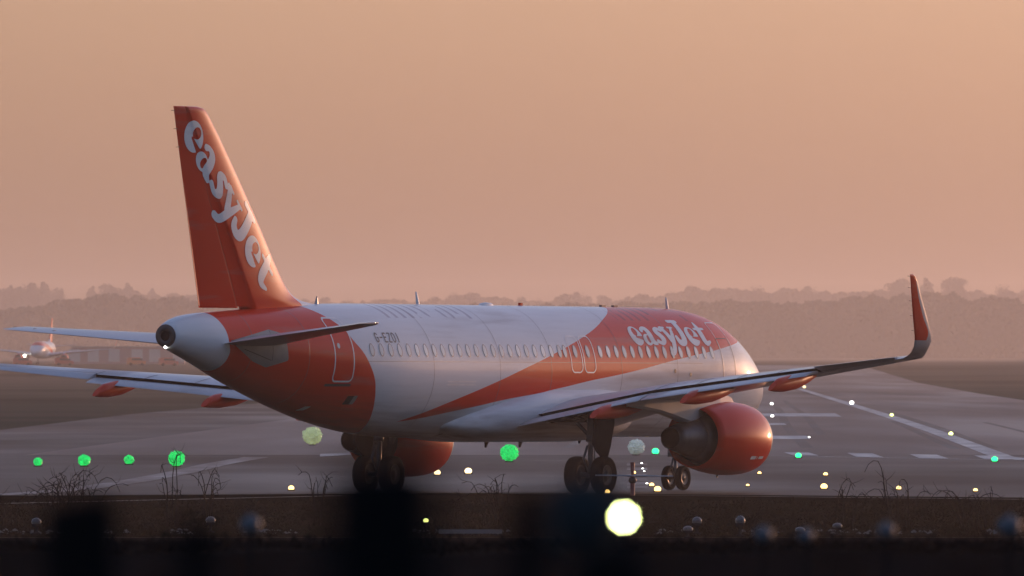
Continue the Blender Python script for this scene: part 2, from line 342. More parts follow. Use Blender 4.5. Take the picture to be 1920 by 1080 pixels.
# belly fairing
mb = MB(); rings = []
for s in np.linspace(10.6, 22.4, 60):
    w = float(pch(s, [10.6, 11.6, 12.6, 14, 18.5, 20, 21.2, 22.4], [1.3, 1.95, 2.12, 2.2, 2.14, 2.0, 1.7, 1.2]))
    zb = float(pch(s, [10.6, 12, 13.5, 19, 21, 22.4], [1.95, 1.66, 1.60, 1.60, 1.70, 1.98])); zt = float(pch(s, [10.6, 12, 13, 17, 19, 21, 22.4], [2.5, 3.45, 3.55, 3.52, 3.2, 2.75, 2.4]))
    cz = zb + .55 * (zt - zb); ring = []
    for k in range(72):
        a = 2 * math.pi * k / 72; ca, sa = math.cos(a), math.sin(a); e = 2 / 2.7
        ring.append((s, w * math.copysign(abs(ca) ** e, ca), cz + ((zt - cz) if sa > 0 else (cz - zb)) * math.copysign(abs(sa) ** e, sa)))
    rings.append(ring)
mb.loft(rings, True, (True, True)); mb.build('belly_fairing', M['livery'], P, fixn=True)
# tail exhaust
mb = MB(); mb.revolve([(37.36, .348), (37.46, .345), (37.475, .335), (37.48, .17), (37.46, .15), (37.0, .14), (37.0, .001)], (0, 0, 4.84), 0, 48)
mb.build('tail_exhaust', M['tube'], P, fixn=True)
mb = MB(); mb.revolve([(37.475, .0005), (37.475, .16)], (0, .0, 4.84), 0, 24, mi=0); mb.build('exhaust_shade_disc', M['dark'], P)  # flat black disc over the pipe, painting in its inner shade

# vertical fin: y(s, z) of the starboard face
def foil(x): x = np.clip(x, 0, 1); return 5 * (.2969 * np.sqrt(x) - .126 * x - .3516 * x**2 + .2843 * x**3 - .1015 * x**4)
LEZ = [5.3, 5.80, 5.87, 5.93, 6.06, 6.36, 6.98, 7.87, 9.08, 10.39, 11.3, 11.6, 11.72, 11.78]; LES = [28.0, 28.2, 28.75, 29.25, 29.75, 30.25, 30.87, 31.6, 32.65, 33.84, 34.72, 35.05, 35.25, 35.6]
def fLE(z): return pch(z, LEZ, LES)
def fTE(z): return 35.24 + (np.asarray(z, float) - 5.6) * (36.94 - 35.24) / 6.17
def fHG(z): return 33.42 + (np.asarray(z, float) - 5.9) * (36.40 - 33.42) / 5.87
def fL2(z): return np.minimum(32.93 + (np.asarray(z, float) - 6.14) * (36.12 - 32.93) / 5.26, fHG(z) - .07)
def fth(z): return np.interp(z, [5.5, 6, 7, 11.8], [.30, .30, .27, .12])
def yfin(s, z): return fth(z) * 2 * foil((s - fLE(z)) / (fTE(z) - fLE(z)))
DEF = math.tan(R(3.5))
def fin_point(s, z, off=.006):
    y = yfin(s, z) + off; h_ = fHG(z); l2 = fL2(z)
    y = np.where((s > l2) & (s < h_), y * (1 - .25 * (s - l2) / np.maximum(h_ - l2, .02)), y)
    y = np.where(s > h_, y * (.75 + .25 * (s - h_) / (fTE(z) - h_)) - DEF * (s - h_), y); return np.stack([s, y, z], -1)
zs = np.concatenate([np.arange(5.3, 6.6, .08), np.arange(6.6, 11.4, .25), [11.4, 11.55, 11.65, 11.72, 11.76, 11.78]])
for nm, f0, f1, z0, side_def in (('vertical_fin', fLE, fL2, 5.2, 0), ('rudder', fHG, fTE, 5.63, 1)):
    mb = MB(); rings = []
    for z in zs:
        if z < z0: continue
        a, b = float(f0(z)), float(f1(z)); xs = a + (b - a) * (np.linspace(0, 1, 22) ** (1.7 if not side_def else 1))
        yy = yfin(xs, z) * (1 if z < 11.7 else math.sqrt(max(0, 1 - ((z - 11.7) / .082) ** 2)) * .9 + .1); yd = -DEF * (xs - float(fHG(z))) if side_def else 0 * xs
        if side_def: yy = yy * (.75 + .25 * np.linspace(0, 1, 22)) - .008
        rings.append([(x, y + d, z) for x, y, d in zip(xs, yy, yd)] + [(x, -y + d, z) for x, y, d in zip(xs[::-1], yy[::-1], yd[::-1])])
    mb.loft(rings, True, (True, True)); mb.build(nm, M['fin'], P, weld=.0005, fixn=True)
mb = MB()
for sg in (1, -1):
    zz = np.linspace(5.75, 11.6, 30); g = []
    for z in zz:
        l2, h_ = float(fL2(z)), float(fHG(z)) + .01
        g.append([(l2 - .01, sg * (float(yfin(l2, z)) - .004), z), (l2 + .01, sg * (float(yfin(l2, z)) - .012), z), (h_, sg * (float(yfin(h_, z)) * .75), z)])
    mb.loft(g, False)
mb.build('rudder_shroud', M['fin'], P)
patch('fin_lettering', wordmark, (-.1, 6.1, -.6, 1.6), .033, lambda u, v: fin_point(36.60 - .69 * 1.095 * u - .724 * .90 * v, 10.93 - .724 * 1.095 * u + .69 * .90 * v, .007), M['letter'], P)

# lettering on the skin
def arcmap(s0, z0, ku, kv):
    def f(u, v):
        s = s0 - ku * u; t, b, w, c = sec(s); ph = np.arcsin(np.clip((z0 - c) / (t - c), -1, 1)) + kv * v / 2.03
        return skin_point(s, c + (t - c) * np.sin(ph), .007)
    return f
patch('airline_lettering', wordmark, (-.1, 6.1, -.6, 1.6), .033, arcmap(11.20, 4.66, .868, .70), M['letter'], P)
patch('registration_lettering', stroke_text('G-EZOI', .245, .17, .31, .024), (-.06, 1.5, -.06, .37), .02, arcmap(27.58, 4.70, 1, 1), M['black'], P)
# windows
def window(s):
    zc = 4.45
    o = patch('window', lambda A, B: ell(A, B, s, zc, .135, .205), (s - .15, s + .15, zc - .22, zc + .22), .025, lambda a, b: skin_point(a, b, .005), M['ring'], P)
    patch('pane', lambda A, B: ell(A, B, s + .014, zc, .104, .174), (s - .12, s + .12, zc - .19, zc + .19), .025, lambda a, b: skin_point(a, b, .009), M['glass'], o)
for k in range(23): window(27.98 - .5334 * k)
window(15.90); window(15.23); window(14.41)
for k in range(15): window(13.59 - .5334 * k)
for s_ in (8.6, 12.3, 16.9, 20.2, 24.4, 31.2, 33.9):   # butt joints between the fuselage barrels
    mb = MB(); g = []
    for a in np.linspace(R(-78), R(88), 60):
        t, b, w, c = [float(v) for v in sec(np.array([s_]))]; k_ = 1.0022; yy, zz_ = w * math.cos(a) * k_, c + ((t - c) if a > 0 else (c - b)) * math.sin(a) * k_
        g.append([(s_ - .009, yy, zz_), (s_ + .009, yy, zz_)])
    mb.loft(g, False); mb.build('skin_butt_joint', M['ring'], P)
# doors: painted outlines round a flush door
def ring(name, x0, x1, y0, y1, r, w, m, parent=P, res=.03):
    return patch(name, lambda A, B: np.abs(rrect(A, B, x0, x1, y0, y1, r)) - w / 2, (x0 - .06, x1 + .06, y0 - .06, y1 + .06), res, lambda a, b: skin_point(a, b, .006), m, parent)
d = ring('rear_door', 29.0, 29.95, 3.48, 5.42, .16, .05, M['outline'])
patch('door_window', lambda A, B: ell(A, B, 29.72, 4.57, .07, .085), (29.6, 29.85, 4.45, 4.7), .02, lambda a, b: skin_point(a, b, .008), M['glass'], d)
patch('door_sill', lambda A, B: rrect(A, B, 28.98, 30.2, 3.33, 3.41, .03), (28.9, 30.3, 3.3, 3.45), .025, lambda a, b: skin_point(a, b, .007), M['line'], d)
ring('overwing_exit', 14.87, 15.59, 3.79, 4.93, .2, .042, M['outline']); ring('overwing_exit', 14.02, 14.74, 3.79, 4.93, .2, .042, M['outline'])
d = ring('front_door', 4.52, 5.47, 3.5, 5.40, .14, .028, M['outline'])
patch('door_seam', lambda A, B: np.abs(rrect(A, B, 4.62, 5.50, 3.5, 4.9, .1)) - .012, (4.55, 5.55, 3.5, 5.0), .02, lambda a, b: skin_point(a, b, .008), M['line'], d)
patch('cargo_handle_panel', lambda A, B: np.minimum(np.abs(B - 3.49), np.abs(B - 3.39)) - .02 + 0 * A, (21.72, 23.55, 3.3, 3.56), .01, lambda a, b: skin_point(a, b, .006), M['outline'], P)
for (x0, x1, zz) in ((6.9, 28.3, 4.10), (12, 33, 3.02)):
    patch('skin_lap_joint', lambda A, B: np.abs(B - zz) - .006 + 0 * A, (x0, x1, zz - .012, zz + .012), .008 if False else .012, lambda a, b: skin_point(a, b, .004), M['ring'], P) if zz > 4 else None
patch('tailplane_root_plate', lambda A, B: poly_sdf(A, B, [(34.98, 4.70), (33.0, 5.05), (32.35, 4.92), (32.2, 4.11), (33.12, 3.90), (33.8, 4.08), (34.6, 4.48)]), (32, 35.2, 3.7, 5.2), .05, lambda a, b: skin_point(a, b, .01), M['grey'], P)
patch('root_plate_seam', lambda A, B: np.minimum(cap(A, B, 33.0, 5.03, .012, 32.95, 4.1, .012), cap(A, B, 33.0, 4.12, .012, 34.3, 4.45, .012)), (32.8, 34.5, 4.0, 5.1), .02, lambda a, b: skin_point(a, b, .014), M['line'], P)
patch('outflow_valve', lambda A, B: rrect(A, B, 28.46, 28.86, 2.78, 3.04, .04), (28.4, 28.95, 2.7, 3.1), .02, lambda a, b: skin_point(a, b, .008), M['dark'], P)
patch('valve_flap', lambda A, B: rrect(A, B, 28.42, 28.6, 2.80, 3.06, .03), (28.4, 28.7, 2.7, 3.1), .02, lambda a, b: skin_point(a, b, .03), M['grey'], P)
patch('service_hatch', lambda A, B: rrect(A, B, 29.98, 30.2, 2.60, 2.72, .02), (29.9, 30.3, 2.5, 2.8), .02, lambda a, b: skin_point(a, b, .008), M['outline'], P)
for a_, b_ in ((8.79, 3.85), (7.75, 3.74)): patch('vent', lambda A, B: ell(A, B, a_, b_, .07, .07), (a_ - .1, a_ + .1, b_ - .1, b_ + .1), .02, lambda a, b: skin_point(a, b, .007), M['line'], P)
patch('fairing_seam', lambda A, B: chain(A, B, [(22.0, 1.84, .02), (21.2, 2.15, .03), (20.9, 2.45, .025), (20.2, 2.66, .012)]), (19.9, 22.2, 1.8, 2.8), .03, lambda a, b: skin_point(a, b, .05), M['line'], P)
# roof aerials
for s, h_, sw in ((28.26, .26, .05), (21.9, .42, .22), (5.62, .40, .2)):
    mb = MB(); zt = float(sec(np.array([s]))[0]); rings = []
    for q in np.linspace(0, 1, 5):
        c_ = .26 * (1 - .62 * q); x0 = s + sw * q - .1; th = .03 * (1 - .5 * q)
        rings.append([(x0, 0, zt - .03 + h_ * q), (x0 + c_ * .4, th, zt - .03 + h_ * q), (x0 + c_, 0, zt - .03 + h_ * q), (x0 + c_ * .4, -th, zt - .03 + h_ * q)])
    mb.loft(rings, True, (False, True)); mb.build('blade_aerial', M['metal'] if s > 25 else M['white'], P)
mb = MB(); mb.revolve([(-.5, .01), (-.3, .08), (0, .1), (.3, .08), (.5, .01)], (17.6, 0, 5.88), 0, 16); mb.build('roof_dome', M['white'], P)
mb = MB(); mb.box((15.38, 0, 5.93), (.16, .1, .1), bev=.02); mb.build('beacon', M['pod'], P)
for s in (10.0, 9.2): mb = MB(); mb.box((s, 0, 5.91), (.3, .1, .06), bev=.02); mb.build('roof_fitting', M['line'], P)
for s, zz in ((17.5, 1.56), (15.3, 1.56), (23.4, 1.70), (11.4, 1.68)):
    mb = MB(); mb.loft([[(s - .12, 0, zz + .08), (s, .03, zz + .08), (s + .2, 0, zz + .08), (s, -.03, zz + .08)], [(s + .05, 0, zz - .13), (s + .1, .01, zz - .13), (s + .18, 0, zz - .13), (s + .1, -.01, zz - .13)]], True, (False, True))
    mb.build('belly_aerial', M['line'], P)
mb = MB(); mb.revolve([(-.05, .02), (0, .05), (.05, .03)], (37.44, -.0, 4.50), 0, 12, caps=(True, True)); mb.build('tail_light', emit('tail_lamp', (1, .95, .85), 4), P)

# wings
def wLE(y): return 11.74 + (y - 2) * .545
def wTE(y): return 18.75 + (y - 2) * .034 if y < 6.4 else 18.9 + (y - 6.4) * .2
def wz(y): return float(np.interp(y, [1.2, 2, 6.4, 11, 16.9], [2.28, 2.42, 3.17, 3.67, 4.29])) - DROOP * y
def wt(y): return float(np.interp(y, [1.2, 2, 6.4, 11, 16.9], [.15, .148, .118, .11, .105]))
def winc(y): return math.tan(R(float(np.interp(y, [2, 6.4, 11, 16.9], [2.6, 1.8, 1.6, 2.2]))))
def wpt(y, x, up):
    c = wTE(y) - wLE(y); cm = .022 * 4 * x * (1 - x) * (1 + .8 * (x - .5)); return (wLE(y) + x * c, wz(y) + (.4 - x) * c * winc(y) + cm * c + up * wt(y) * c * float(foil(x)))
DROOP = 0.0
def wing(sg):
    global DROOP; DROOP = .0165 if sg < 0 else 0.0   # the aircraft leans slightly to port
    st = []
    def cf(y): return 1.30 if y < 6.4 else float(np.interp(y, [6.4, 12.9], [1.22, .86]))
    def xu(y): return 1 - .5 * cf(y) / (wTE(y) - wLE(y))
    for y in (1.2, 2, 3, 4, 5, 6, 6.4, 7, 8, 9, 10, 11, 12, 12.9): st.append((y, xu(y), xu(y) - .14))
    for y in (12.9, 14, 15, 16.1): st.append((y, .765, .765))
    st += [(16.1, 1, 1), (16.45, 1, 1)]
    mb = MB(); rings = []
    for y, a, b in st:
        q = (1 - np.cos(np.linspace(0, math.pi / 2, 20)))
        r1 = [(wpt(y, x, 1)[0], sg * y, wpt(y, x, 1)[1]) for x in (a * q)[::-1]]; r2 = [(wpt(y, x, -1)[0], sg * y, wpt(y, x, -1)[1]) for x in (b * q)[1:]]
        rings.append(r1 + r2)
    mb.loft(rings, False)
    n = len(rings[0]); nb = len(rings)
    cv = MB(); cv.loft([[r[0], r[-1]] for r in rings], False); cv.build('wing_cove', M['dark'], P)  # black cove face paints in the shadow of the flap slot
    mb.build('wing', M['wing'], P, fixn=True)
    def flap(ya, yb, dfl, nm='flap'):
        mb = MB(); rings = []
        for y in np.linspace(ya, yb, 8):
            c_ = cf(y); sf, zf = wpt(y, xu(y), 1); s0 = sf - .13 * c_; z0 = zf - .08 - .055 * c_; ring = []
            for x, up in [(x, 1) for x in (1 - np.cos(np.linspace(0, math.pi / 2, 12)))[::-1]] + [(x, -1) for x in (1 - np.cos(np.linspace(0, math.pi / 2, 12)))[1:]]:
                dx, dz = x * c_, up * .125 * c_ * float(foil(x)) * (1 if up > 0 else .6) + .02 * c_ * math.sin(math.pi * x)
                ring.append((s0 + dx * math.cos(dfl) + dz * math.sin(dfl), sg * y, z0 - dx * math.sin(dfl) + dz * math.cos(dfl)))
            rings.append(ring)
        mb.loft(rings, True, (True, True)); mb.build(nm, M['wing'], P, fixn=True)
    flap(2.0, 6.36, R(9)); flap(6.44, 12.85, R(9))
    mb = MB(); rings = []
    for y in np.linspace(12.96, 16.06, 7):
        c = wTE(y) - wLE(y); s0, za = wpt(y, .775, 1); _, zb = wpt(y, .775, -1); z0 = (za + zb) / 2; ring = []
        for x, up in [(x, 1) for x in np.linspace(1, .775, 9)] + [(x, -1) for x in np.linspace(.775, 1, 9)[:-1]]:
            px, pz = wpt(y, x, up); dx, dz = px - s0, pz - z0; a = R(7.0) if sg < 0 else R(-13.0)
            ring.append((s0 + dx * math.cos(a) + dz * math.sin(a), sg * y, z0 - dx * math.sin(a) + dz * math.cos(a)))
        rings.append(ring)
    mb.loft(rings, True, (True, True)); mb.build('aileron', M['wing'], P, fixn=True)
    # joints between the spoilers
    mb = MB()
    for y in (6.42, 8.1, 9.7, 11.3, 12.9):
        for x0 in (.60,):
            xe = xu(min(y, 12.89)); ring = []
            pts = [Vector((wpt(y, x, 1)[0], sg * (y + (x - x0) * .0), wpt(y, x, 1)[1] + .006)) for x in np.linspace(x0, xe, 5)]
            mb.add([p + Vector((0, -.02, 0)) for p in pts] + [p + Vector((0, .02, 0)) for p in pts], [[i, i + 1, i + 6, i + 5] for i in range(4)])
    mb.build('spoiler_joints', M['line'], P)
    # sharklet
    S = [(16.45, 4.25, 19.62, 20.91, 6), (16.75, 4.29, 20.1, 21.3, 12), (17.0, 4.345, 20.5, 21.6, 24), (17.22, 4.43, 20.82, 21.85, 42), (17.40, 4.57, 21.02, 22.05, 60), (17.52, 4.73, 21.12, 22.22, 72), (17.59, 4.9, 21.25, 22.35, 80), (17.7, 5.5, 21.79, 22.68, 81), (17.8, 6.1, 22.35, 22.97, 81), (17.87, 6.55, 22.72, 23.17, 81), (17.89, 6.70, 22.88, 23.23, 81), (17.895, 6.76, 23.06, 23.25, 81)]
    mb = MB(); rings = []
    for y, z, le, te, ti in S:
        z = z - DROOP * y
        c = te - le; t_ = .105 if ti < 40 else .085; n_ = Vector((0, -math.sin(R(ti)) * sg, math.cos(R(ti)))); ring = []
        q = (1 - np.cos(np.linspace(0, math.pi / 2, 14))); zoff = (.4 - q) * c * .02
        for x, up in [(x, 1) for x in q[::-1]] + [(x, -1) for x in q[1:]]:
            w = math.cos(R(ti)); cm = .022 * 4 * x * (1 - x) * c * w
            ring.append(Vector((le + x * c, sg * y, z + (.4 - x) * c * winc(16.9) * w)) + n_ * (up * t_ * c * float(foil(x)) + cm))
        rings.append(ring)
    mb.loft(rings, True, (False, True)); sh = mb.build('sharklet', M['sharklet'], P, fixn=True)
    for z in (5.05, 5.5, 5.95, 6.35, 6.7):
        te = float(np.interp(z, [4.86, 5.5, 6.1, 6.7], [22.35, 22.68, 22.97, 23.23])); yy = float(np.interp(z, [4.86, 6.7], [17.59, 17.89]))
        m2 = MB(); m2.tube([(te - .02, sg * yy, z - DROOP * 17.5), (te + .16, sg * yy, z - DROOP * 17.5 + .01)], .008, 5); m2.build('static_wick', M['line'], sh)
    # flap track fairings
    for yc, sa, ln, zz, wd, hh in ((5.25, 20.3, 4.2, 2.36, .25, .30), (8.55, 20.55, 3.9, 2.83, .22, .27), (12.05, 21.35, 3.3, 3.22, .19, .235)):
        zz = zz - DROOP * yc; mb = MB(); rings = []; zt_ = zz + .28
        for q in np.linspace(0, 1, 24):
            s = sa - ln * (1 - q); wr = max(.04, min(1, q / .45) ** .7) * (1 if q < .6 else 1 - .5 * ((q - .6) / .4) ** 1.8)
            bot = float(np.interp(q, [0, .25, .5, .75, .92, 1], [zz + .52, zz + .24, zz + .04, zz - .04, zz - .03, zz])); top = max(bot + .03, float(np.interp(q, [0, .6, .85, 1], [zz + .66, zz + .48, zz + .37, zt_])))
            cz = (top + bot) / 2; hz = (top - bot) / 2
            rings.append([(s - (.20 * (math.sin(a) + 1) * max(0, (q - .8) / .2)), sg * (yc + wd * wr * math.copysign(abs(math.cos(a)) ** .8, math.cos(a))), cz + hz * math.sin(a)) for a in [2 * math.pi * k / 24 for k in range(24)]])
        mb.loft(rings, True, (True, True)); mb.build('flap_track_fairing', M['pod'], P, fixn=True)
    # engine
    ye, ze = sg * 5.75, 1.74 - DROOP * 5.75
    mb = MB(); O = (0, ye, ze)
    mb.revolve([(11.75, .80), (11.4, .84), (11.22, .89), (11.15, .95), (11.2, 1.01), (11.35, 1.065), (11.7, 1.12), (12.2, 1.155), (12.7, 1.16), (13.2, 1.135), (13.7, 1.08), (14.2, 1.0), (14.62, .925), (14.62, .905), (14.3, .92), (13.8, .93)], O, 0, 72)
    for ring_i in range(len(mb.v)):   # nacelle is slightly flattened below and droops towards the lip
        x, y, z = mb.v[ring_i]; mb.v[ring_i] = (x, y, z + (x - 13.5) * .012)
    eng = mb.build('engine', M['orange'], P, fixn=True)
    mb = MB(); mb.revolve([(11.2, .882), (11.148, .95), (11.2, 1.015), (11.31, 1.057)], (0, ye, ze - .027), 0, 72); mb.build('intake_lip', M['metal'], eng, fixn=True)
    mb = MB(); mb.revolve([(11.95, .82), (12.0, .25), (11.75, .02)], (0, ye, ze), 0, 48); mb.build('fan', M['exhaust'], eng, fixn=True)
    mb = MB(); mb.revolve([(13.75, .93), (13.8, .80), (14.3, .77), (14.55, .715), (14.72, .64), (14.72, .60)], O, 0, 60); mb.build('bypass_duct', M['exhaust'], eng, fixn=True)
    mb = MB(); mb.revolve([(14.66, .62), (14.8, .595), (15.3, .50), (15.75, .41), (16.08, .345), (16.08, .325)], O, 0, 56); nz = mb.build('exhaust_nozzle', M['exhaust'], eng, fixn=True)
    mb = MB(); mb.revolve([(16.075, .322), (15.62, .31), (15.6, .001)], O, 0, 48); mb.build('nozzle_interior', M['dark'], eng)
    if sg > 0:   # stencil panels on the cowl
        for s0, s1, z0, z1 in ((12.28, 12.62, 1.07, 1.17), (12.18, 12.22, 1.07, 1.16), (11.75, 12.08, 1.08, 1.165)):
            patch('cowl_placard', lambda A, B: rrect(A, B, s0, s1, z0, z1, .01), (s0 - .03, s1 + .03, z0 - .03, z1 + .03), .02,
                  lambda a, b: np.stack([a, 5.75 + np.sqrt(np.maximum(np.interp(a, [11.7, 12.2, 12.7, 13.2], [1.12, 1.155, 1.16, 1.135]) ** 2 - (b - 1.74 - (a - 13.5) * .012) ** 2, 0)) + .012, b], -1), M['outline'], eng)
    mb = MB(); mb.box((13.0, ye, ze - 1.19), (.08, .03, .1)); mb.build('drain_mast', M['line'], eng)
    # pylon
    mb = MB(); rings = []
    for s, w, z0, z1 in ((11.9, .02, 2.72, 2.84), (12.3, .14, 2.7, 3.0), (13.2, .22, 2.55, 3.18), (14.2, .24, 2.35, 3.2), (15.2, .24, 2.22, 3.2), (16.0, .22, 2.38, 3.2), (17.0, .2, 2.55, 3.15), (18.0, .15, 2.66, 3.0), (18.9, .03, 2.72, 2.86)):
        z0 -= DROOP * 5.75; z1 -= DROOP * 5.75; rings.append([(s, ye + w, z0 + .06), (s, ye + w, z1), (s, ye - w, z1), (s, ye - w, z0 + .06), (s, ye - w * .6, z0), (s, ye + w * .6, z0)])
    mb.loft(rings, True, (True, True), smooth=False); mb.build('pylon', M['wing'], P, fixn=True)
for sg in (1, -1): wing(sg)
# tailplanes
for sg in (1, -1):
    mb = MB(); rings = []
    for y, le, te, z, th in ((.3, 31.3, 35.15, 4.62, .10), (1.0, 31.75, 35.33, 4.70, .10), (3.5, 33.45, 35.95, 4.95, .095), (6.05, 35.1, 36.60, 5.20, .09), (6.2, 35.35, 36.64, 5.215, .06), (6.24, 35.7, 36.6, 5.22, .03)):
        c = te - le; q = (1 - np.cos(np.linspace(0, math.pi, 24))) / 2; ring = []
        zl = z - (.0 if sg > 0 else .03 + .018 * y)
        for x, up in [(x, 1) for x in q[::-1]] + [(x, -1) for x in q[1:-1]]: ring.append((le + x * c, sg * y, zl + (.5 - x) * c * (.035) + up * th * c * float(foil(x))))
        rings.append(ring)
    mb.loft(rings, True, (True, True)); tp = mb.build('tailplane', M['wing'], P, fixn=True)
    for y in (4.6, 5.2, 5.8): te = 35.95 + (y - 3.5) * .255; m2 = MB(); m2.tube([(te - .05, sg * y, 4.95 + (y - 3.5) * .098 - .05), (te + .15, sg * y, 4.95 + (y - 3.5) * .098 - .06)], .008, 5); m2.build('static_wick', M['line'], tp)
for z in (10.55, 11.1, 11.65):
    m2 = MB(); te = float(fTE(z)); m2.tube([(te - .04, -.03, z), (te + .17, -.04, z - .01)], .009, 5); m2.build('static_wick', M['line'], P)

# landing gear
def wheel(parent, x, y, z, r, w):
    mb = MB(); h = w / 2
    mb.revolve([(-h * .62, r * .55), (-h * .92, r * .70), (-h, r * .84), (-h * .82, r * .955), (-h * .4, r), (h * .4, r), (h * .82, r * .955), (h, r * .84), (h * .92, r * .70), (h * .62, r * .55)], (x, y, z), 1, 48, 0)
    mb.revolve([(-h * .62, r * .55), (-h * .5, r * .5), (-h * .35, r * .25), (-h * .6, r * .2), (-h * .6, .001)], (x, y, z), 1, 32, 1); mb.revolve([(h * .62, r * .55), (h * .5, r * .5), (h * .35, r * .25), (h * .6, r * .2), (h * .6, .001)], (x, y, z), 1, 32, 1)
    return mb.build('wheel', [M['tyre'], M['rim']], parent, fixn=True)
for sg in (1, -1):
    y0 = 3.795 * sg; mb = MB()
    mb.tube([(17.65, y0, 2.52), (17.68, y0, 1.75)], .125, 18); mb.tube([(17.68, y0, 1.8), (17.70, y0, 1.62)], .155, 18); mb.tube([(17.68, y0, 1.65), (17.71, y0, .5)], .085, 16)
    mb.tube([(17.71, y0 - .56, .585), (17.71, y0 + .56, .585)], .085, 14); mb.tube([(17.9, y0, 1.5), (18.15, y0, 1.1), (17.85, y0, .68)], .04, 8); mb.tube([(17.6, y0 + .1 * sg, 2.48), (17.62, y0 + .1 * sg, .8)], .022, 6)
    g = mb.build('main_landing_gear', M['gear'], P)
    wheel(g, 17.71, y0 - .463, .585, .585, .43); wheel(g, 17.71, y0 + .463, .585, .585, .43)
    mb = MB(); mb.tube([(17.66, y0, 1.75), (17.5, y0 - .7 * sg, 2.3), (17.3, y0 - 1.25 * sg, 2.36)], .06, 10); mb.tube([(17.6, y0, 2.15), (17.4, y0 - .6 * sg, 2.42)], .04, 8); mb.build('side_brace', M['gear'], g)
    mb = MB(); yd = y0 + .50 * sg; prof = [(17.15, 2.55), (18.30, 2.50), (18.42, 1.55), (18.1, 1.28), (17.86, 1.16), (17.78, .92), (17.55, .92), (17.3, 1.5), (17.12, 2.2)]
    mb.loft([[(a, yd - .03 + .10 * sg * (b - 2) * .5, b) for a, b in prof], [(a, yd + .03 + .10 * sg * (b - 2) * .5, b) for a, b in prof]], True, (True, True), smooth=False); mb.build('gear_door', M['gear_dark'], g, fixn=True)
    mb = MB(); mb.box((17.1, y0 - .9 * sg, 2.28), (1.3, 1.4, .10)); mb.build('wheel_bay', M['dark'], g)
g0 = .042; mb = MB()
mb.tube([(5.25, 0, 1.95), (5.12, 0, 1.0)], .09, 14); mb.tube([(5.12, 0, 1.05), (5.07, 0, .40 + g0)], .055, 12); mb.tube([(5.07, -.26, .395 + g0), (5.07, .26, .395 + g0)], .05, 10)
mb.tube([(5.2, 0, 1.5), (4.5, 0, 1.9)], .045, 8); mb.tube([(5.2, .0, 1.15), (5.4, 0, .8), (5.15, 0, .5)], .035, 8); mb.box((5.2, 0, 1.18), (.16, .42, .14), bev=.03)
g = mb.build('nose_landing_gear', M['gear'], P); wheel(g, 5.07, -.25, .395 + g0, .395, .22); wheel(g, 5.07, .25, .395 + g0, .395, .22)
for sg in (1, -1):
    mb = MB(); mb.revolve([(-.06, .05), (0, .085), (.04, .085)], (5.1, .19 * sg, 1.28), 0, 14, caps=(True, True)); mb.build('taxi_lamp', M['metal'], g)
# ------------------------------------------------------------------ ground
def terr(Y):
    return float(np.interp(Y, [-500, 1800, 2400, 3000, 3500, 4000, 4400, 6500, 8000, 9200, 10500, 11500, 12600, 15000], [0, 0, .3, 1.5, 2.5, 2.8, 3.0, 3.2, 3.6, 5, 18, 34, 40, 40]))
def gpt(px, py, z=0.0):
    Y = (CH - z) * FPX / (py - HY); return ((px - 960) / FPX * Y, Y)
def sheet(name, polyf, Ys, dz, m, kind='structure', **k):
    """ground-following strip: polyf(Y) -> (x0, x1)"""
    mb = MB(); rings = [[(polyf(Y)[0], Y, terr(Y) + dz), (polyf(Y)[1], Y, terr(Y) + dz)] for Y in Ys]
    mb.loft(rings, False, smooth=False); return mb.build(name, m, None, kind=kind, **k)
def ground_mat(name, c1, c2, rough, scale, stretch=(1, 1, 1), c3=None, spec=.5, bump=.0, s2=None):
    m, n, l, b = nt(name); g = n.new("ShaderNodeNewGeometry")
    o, f = noise_mix(n, l, g.outputs['Position'], c1, c2, scale, .35, .65, 8, stretch)
    if c3: o, f2 = noise_mix(n, l, g.outputs['Position'], o, c3, s2 or scale * .13, .5, .68, 6, stretch)
    l.new(o, b.inputs['Base Color']); setp(b, Roughness=rough, Specular_IOR_Level=spec)
    mr = n.new("ShaderNodeMapRange"); mr.inputs[3].default_value = rough * .8; mr.inputs[4].default_value = min(1, rough * 1.25); l.new(f, mr.inputs[0]); l.new(mr.outputs[0], b.inputs['Roughness'])
    if bump:
        bp = n.new("ShaderNodeBump"); bp.inputs['Strength'].default_value = bump; bp.inputs['Distance'].default_value = .03; l.new(f, bp.inputs['Height']); l.new(bp.outputs[0], b.inputs['Normal'])
    return m
M['asphalt'] = ground_mat("asphalt", (.120, .088, .068), (.076, .057, .045), .6, .05, (1, .22, 1), (.19, .145, .115), .05, .25, .02)
M['runway'] = ground_mat("runway_asphalt", (.27, .205, .165), (.19, .148, .122), .6, .08, (1, .05, 1), (.11, .088, .075), .05, .25, .035)
M['grass'] = ground_mat("grass", (.074, .074, .050), (.105, .090, .066), 1.0, .03, (1, .4, 1), (.035, .030, .02), 0.0, 0, .006)
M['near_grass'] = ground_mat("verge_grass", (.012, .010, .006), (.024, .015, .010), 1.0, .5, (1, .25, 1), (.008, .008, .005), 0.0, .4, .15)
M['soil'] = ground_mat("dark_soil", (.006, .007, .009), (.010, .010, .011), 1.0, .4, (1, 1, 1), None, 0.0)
M['marking'] = ground_mat("worn_marking_paint", (.52, .50, .46), (.36, .34, .32), .5, .8, (1, .1, 1), (.28, .26, .24), .1)
M['dim_marking'] = ground_mat("dull_marking_paint", (.19, .16, .14), (.13, .105, .09), .6, .6, (1, .1, 1), None, .25)
ys = list(range(-400, 1800, 200)) + list(range(1800, 13000, 200)) + [13000, 14000]
mb = MB(); xs = [-3000, -1500, -600, -250, 0, 250, 600, 1500, 3000]; mb.loft([[(x, Y, terr(Y) - .02) for x in xs] for Y in ys], False); mb.build('ground', M['grass'], None, kind='structure')
def rw_left(Y): return -31.0 + .0150 * Y
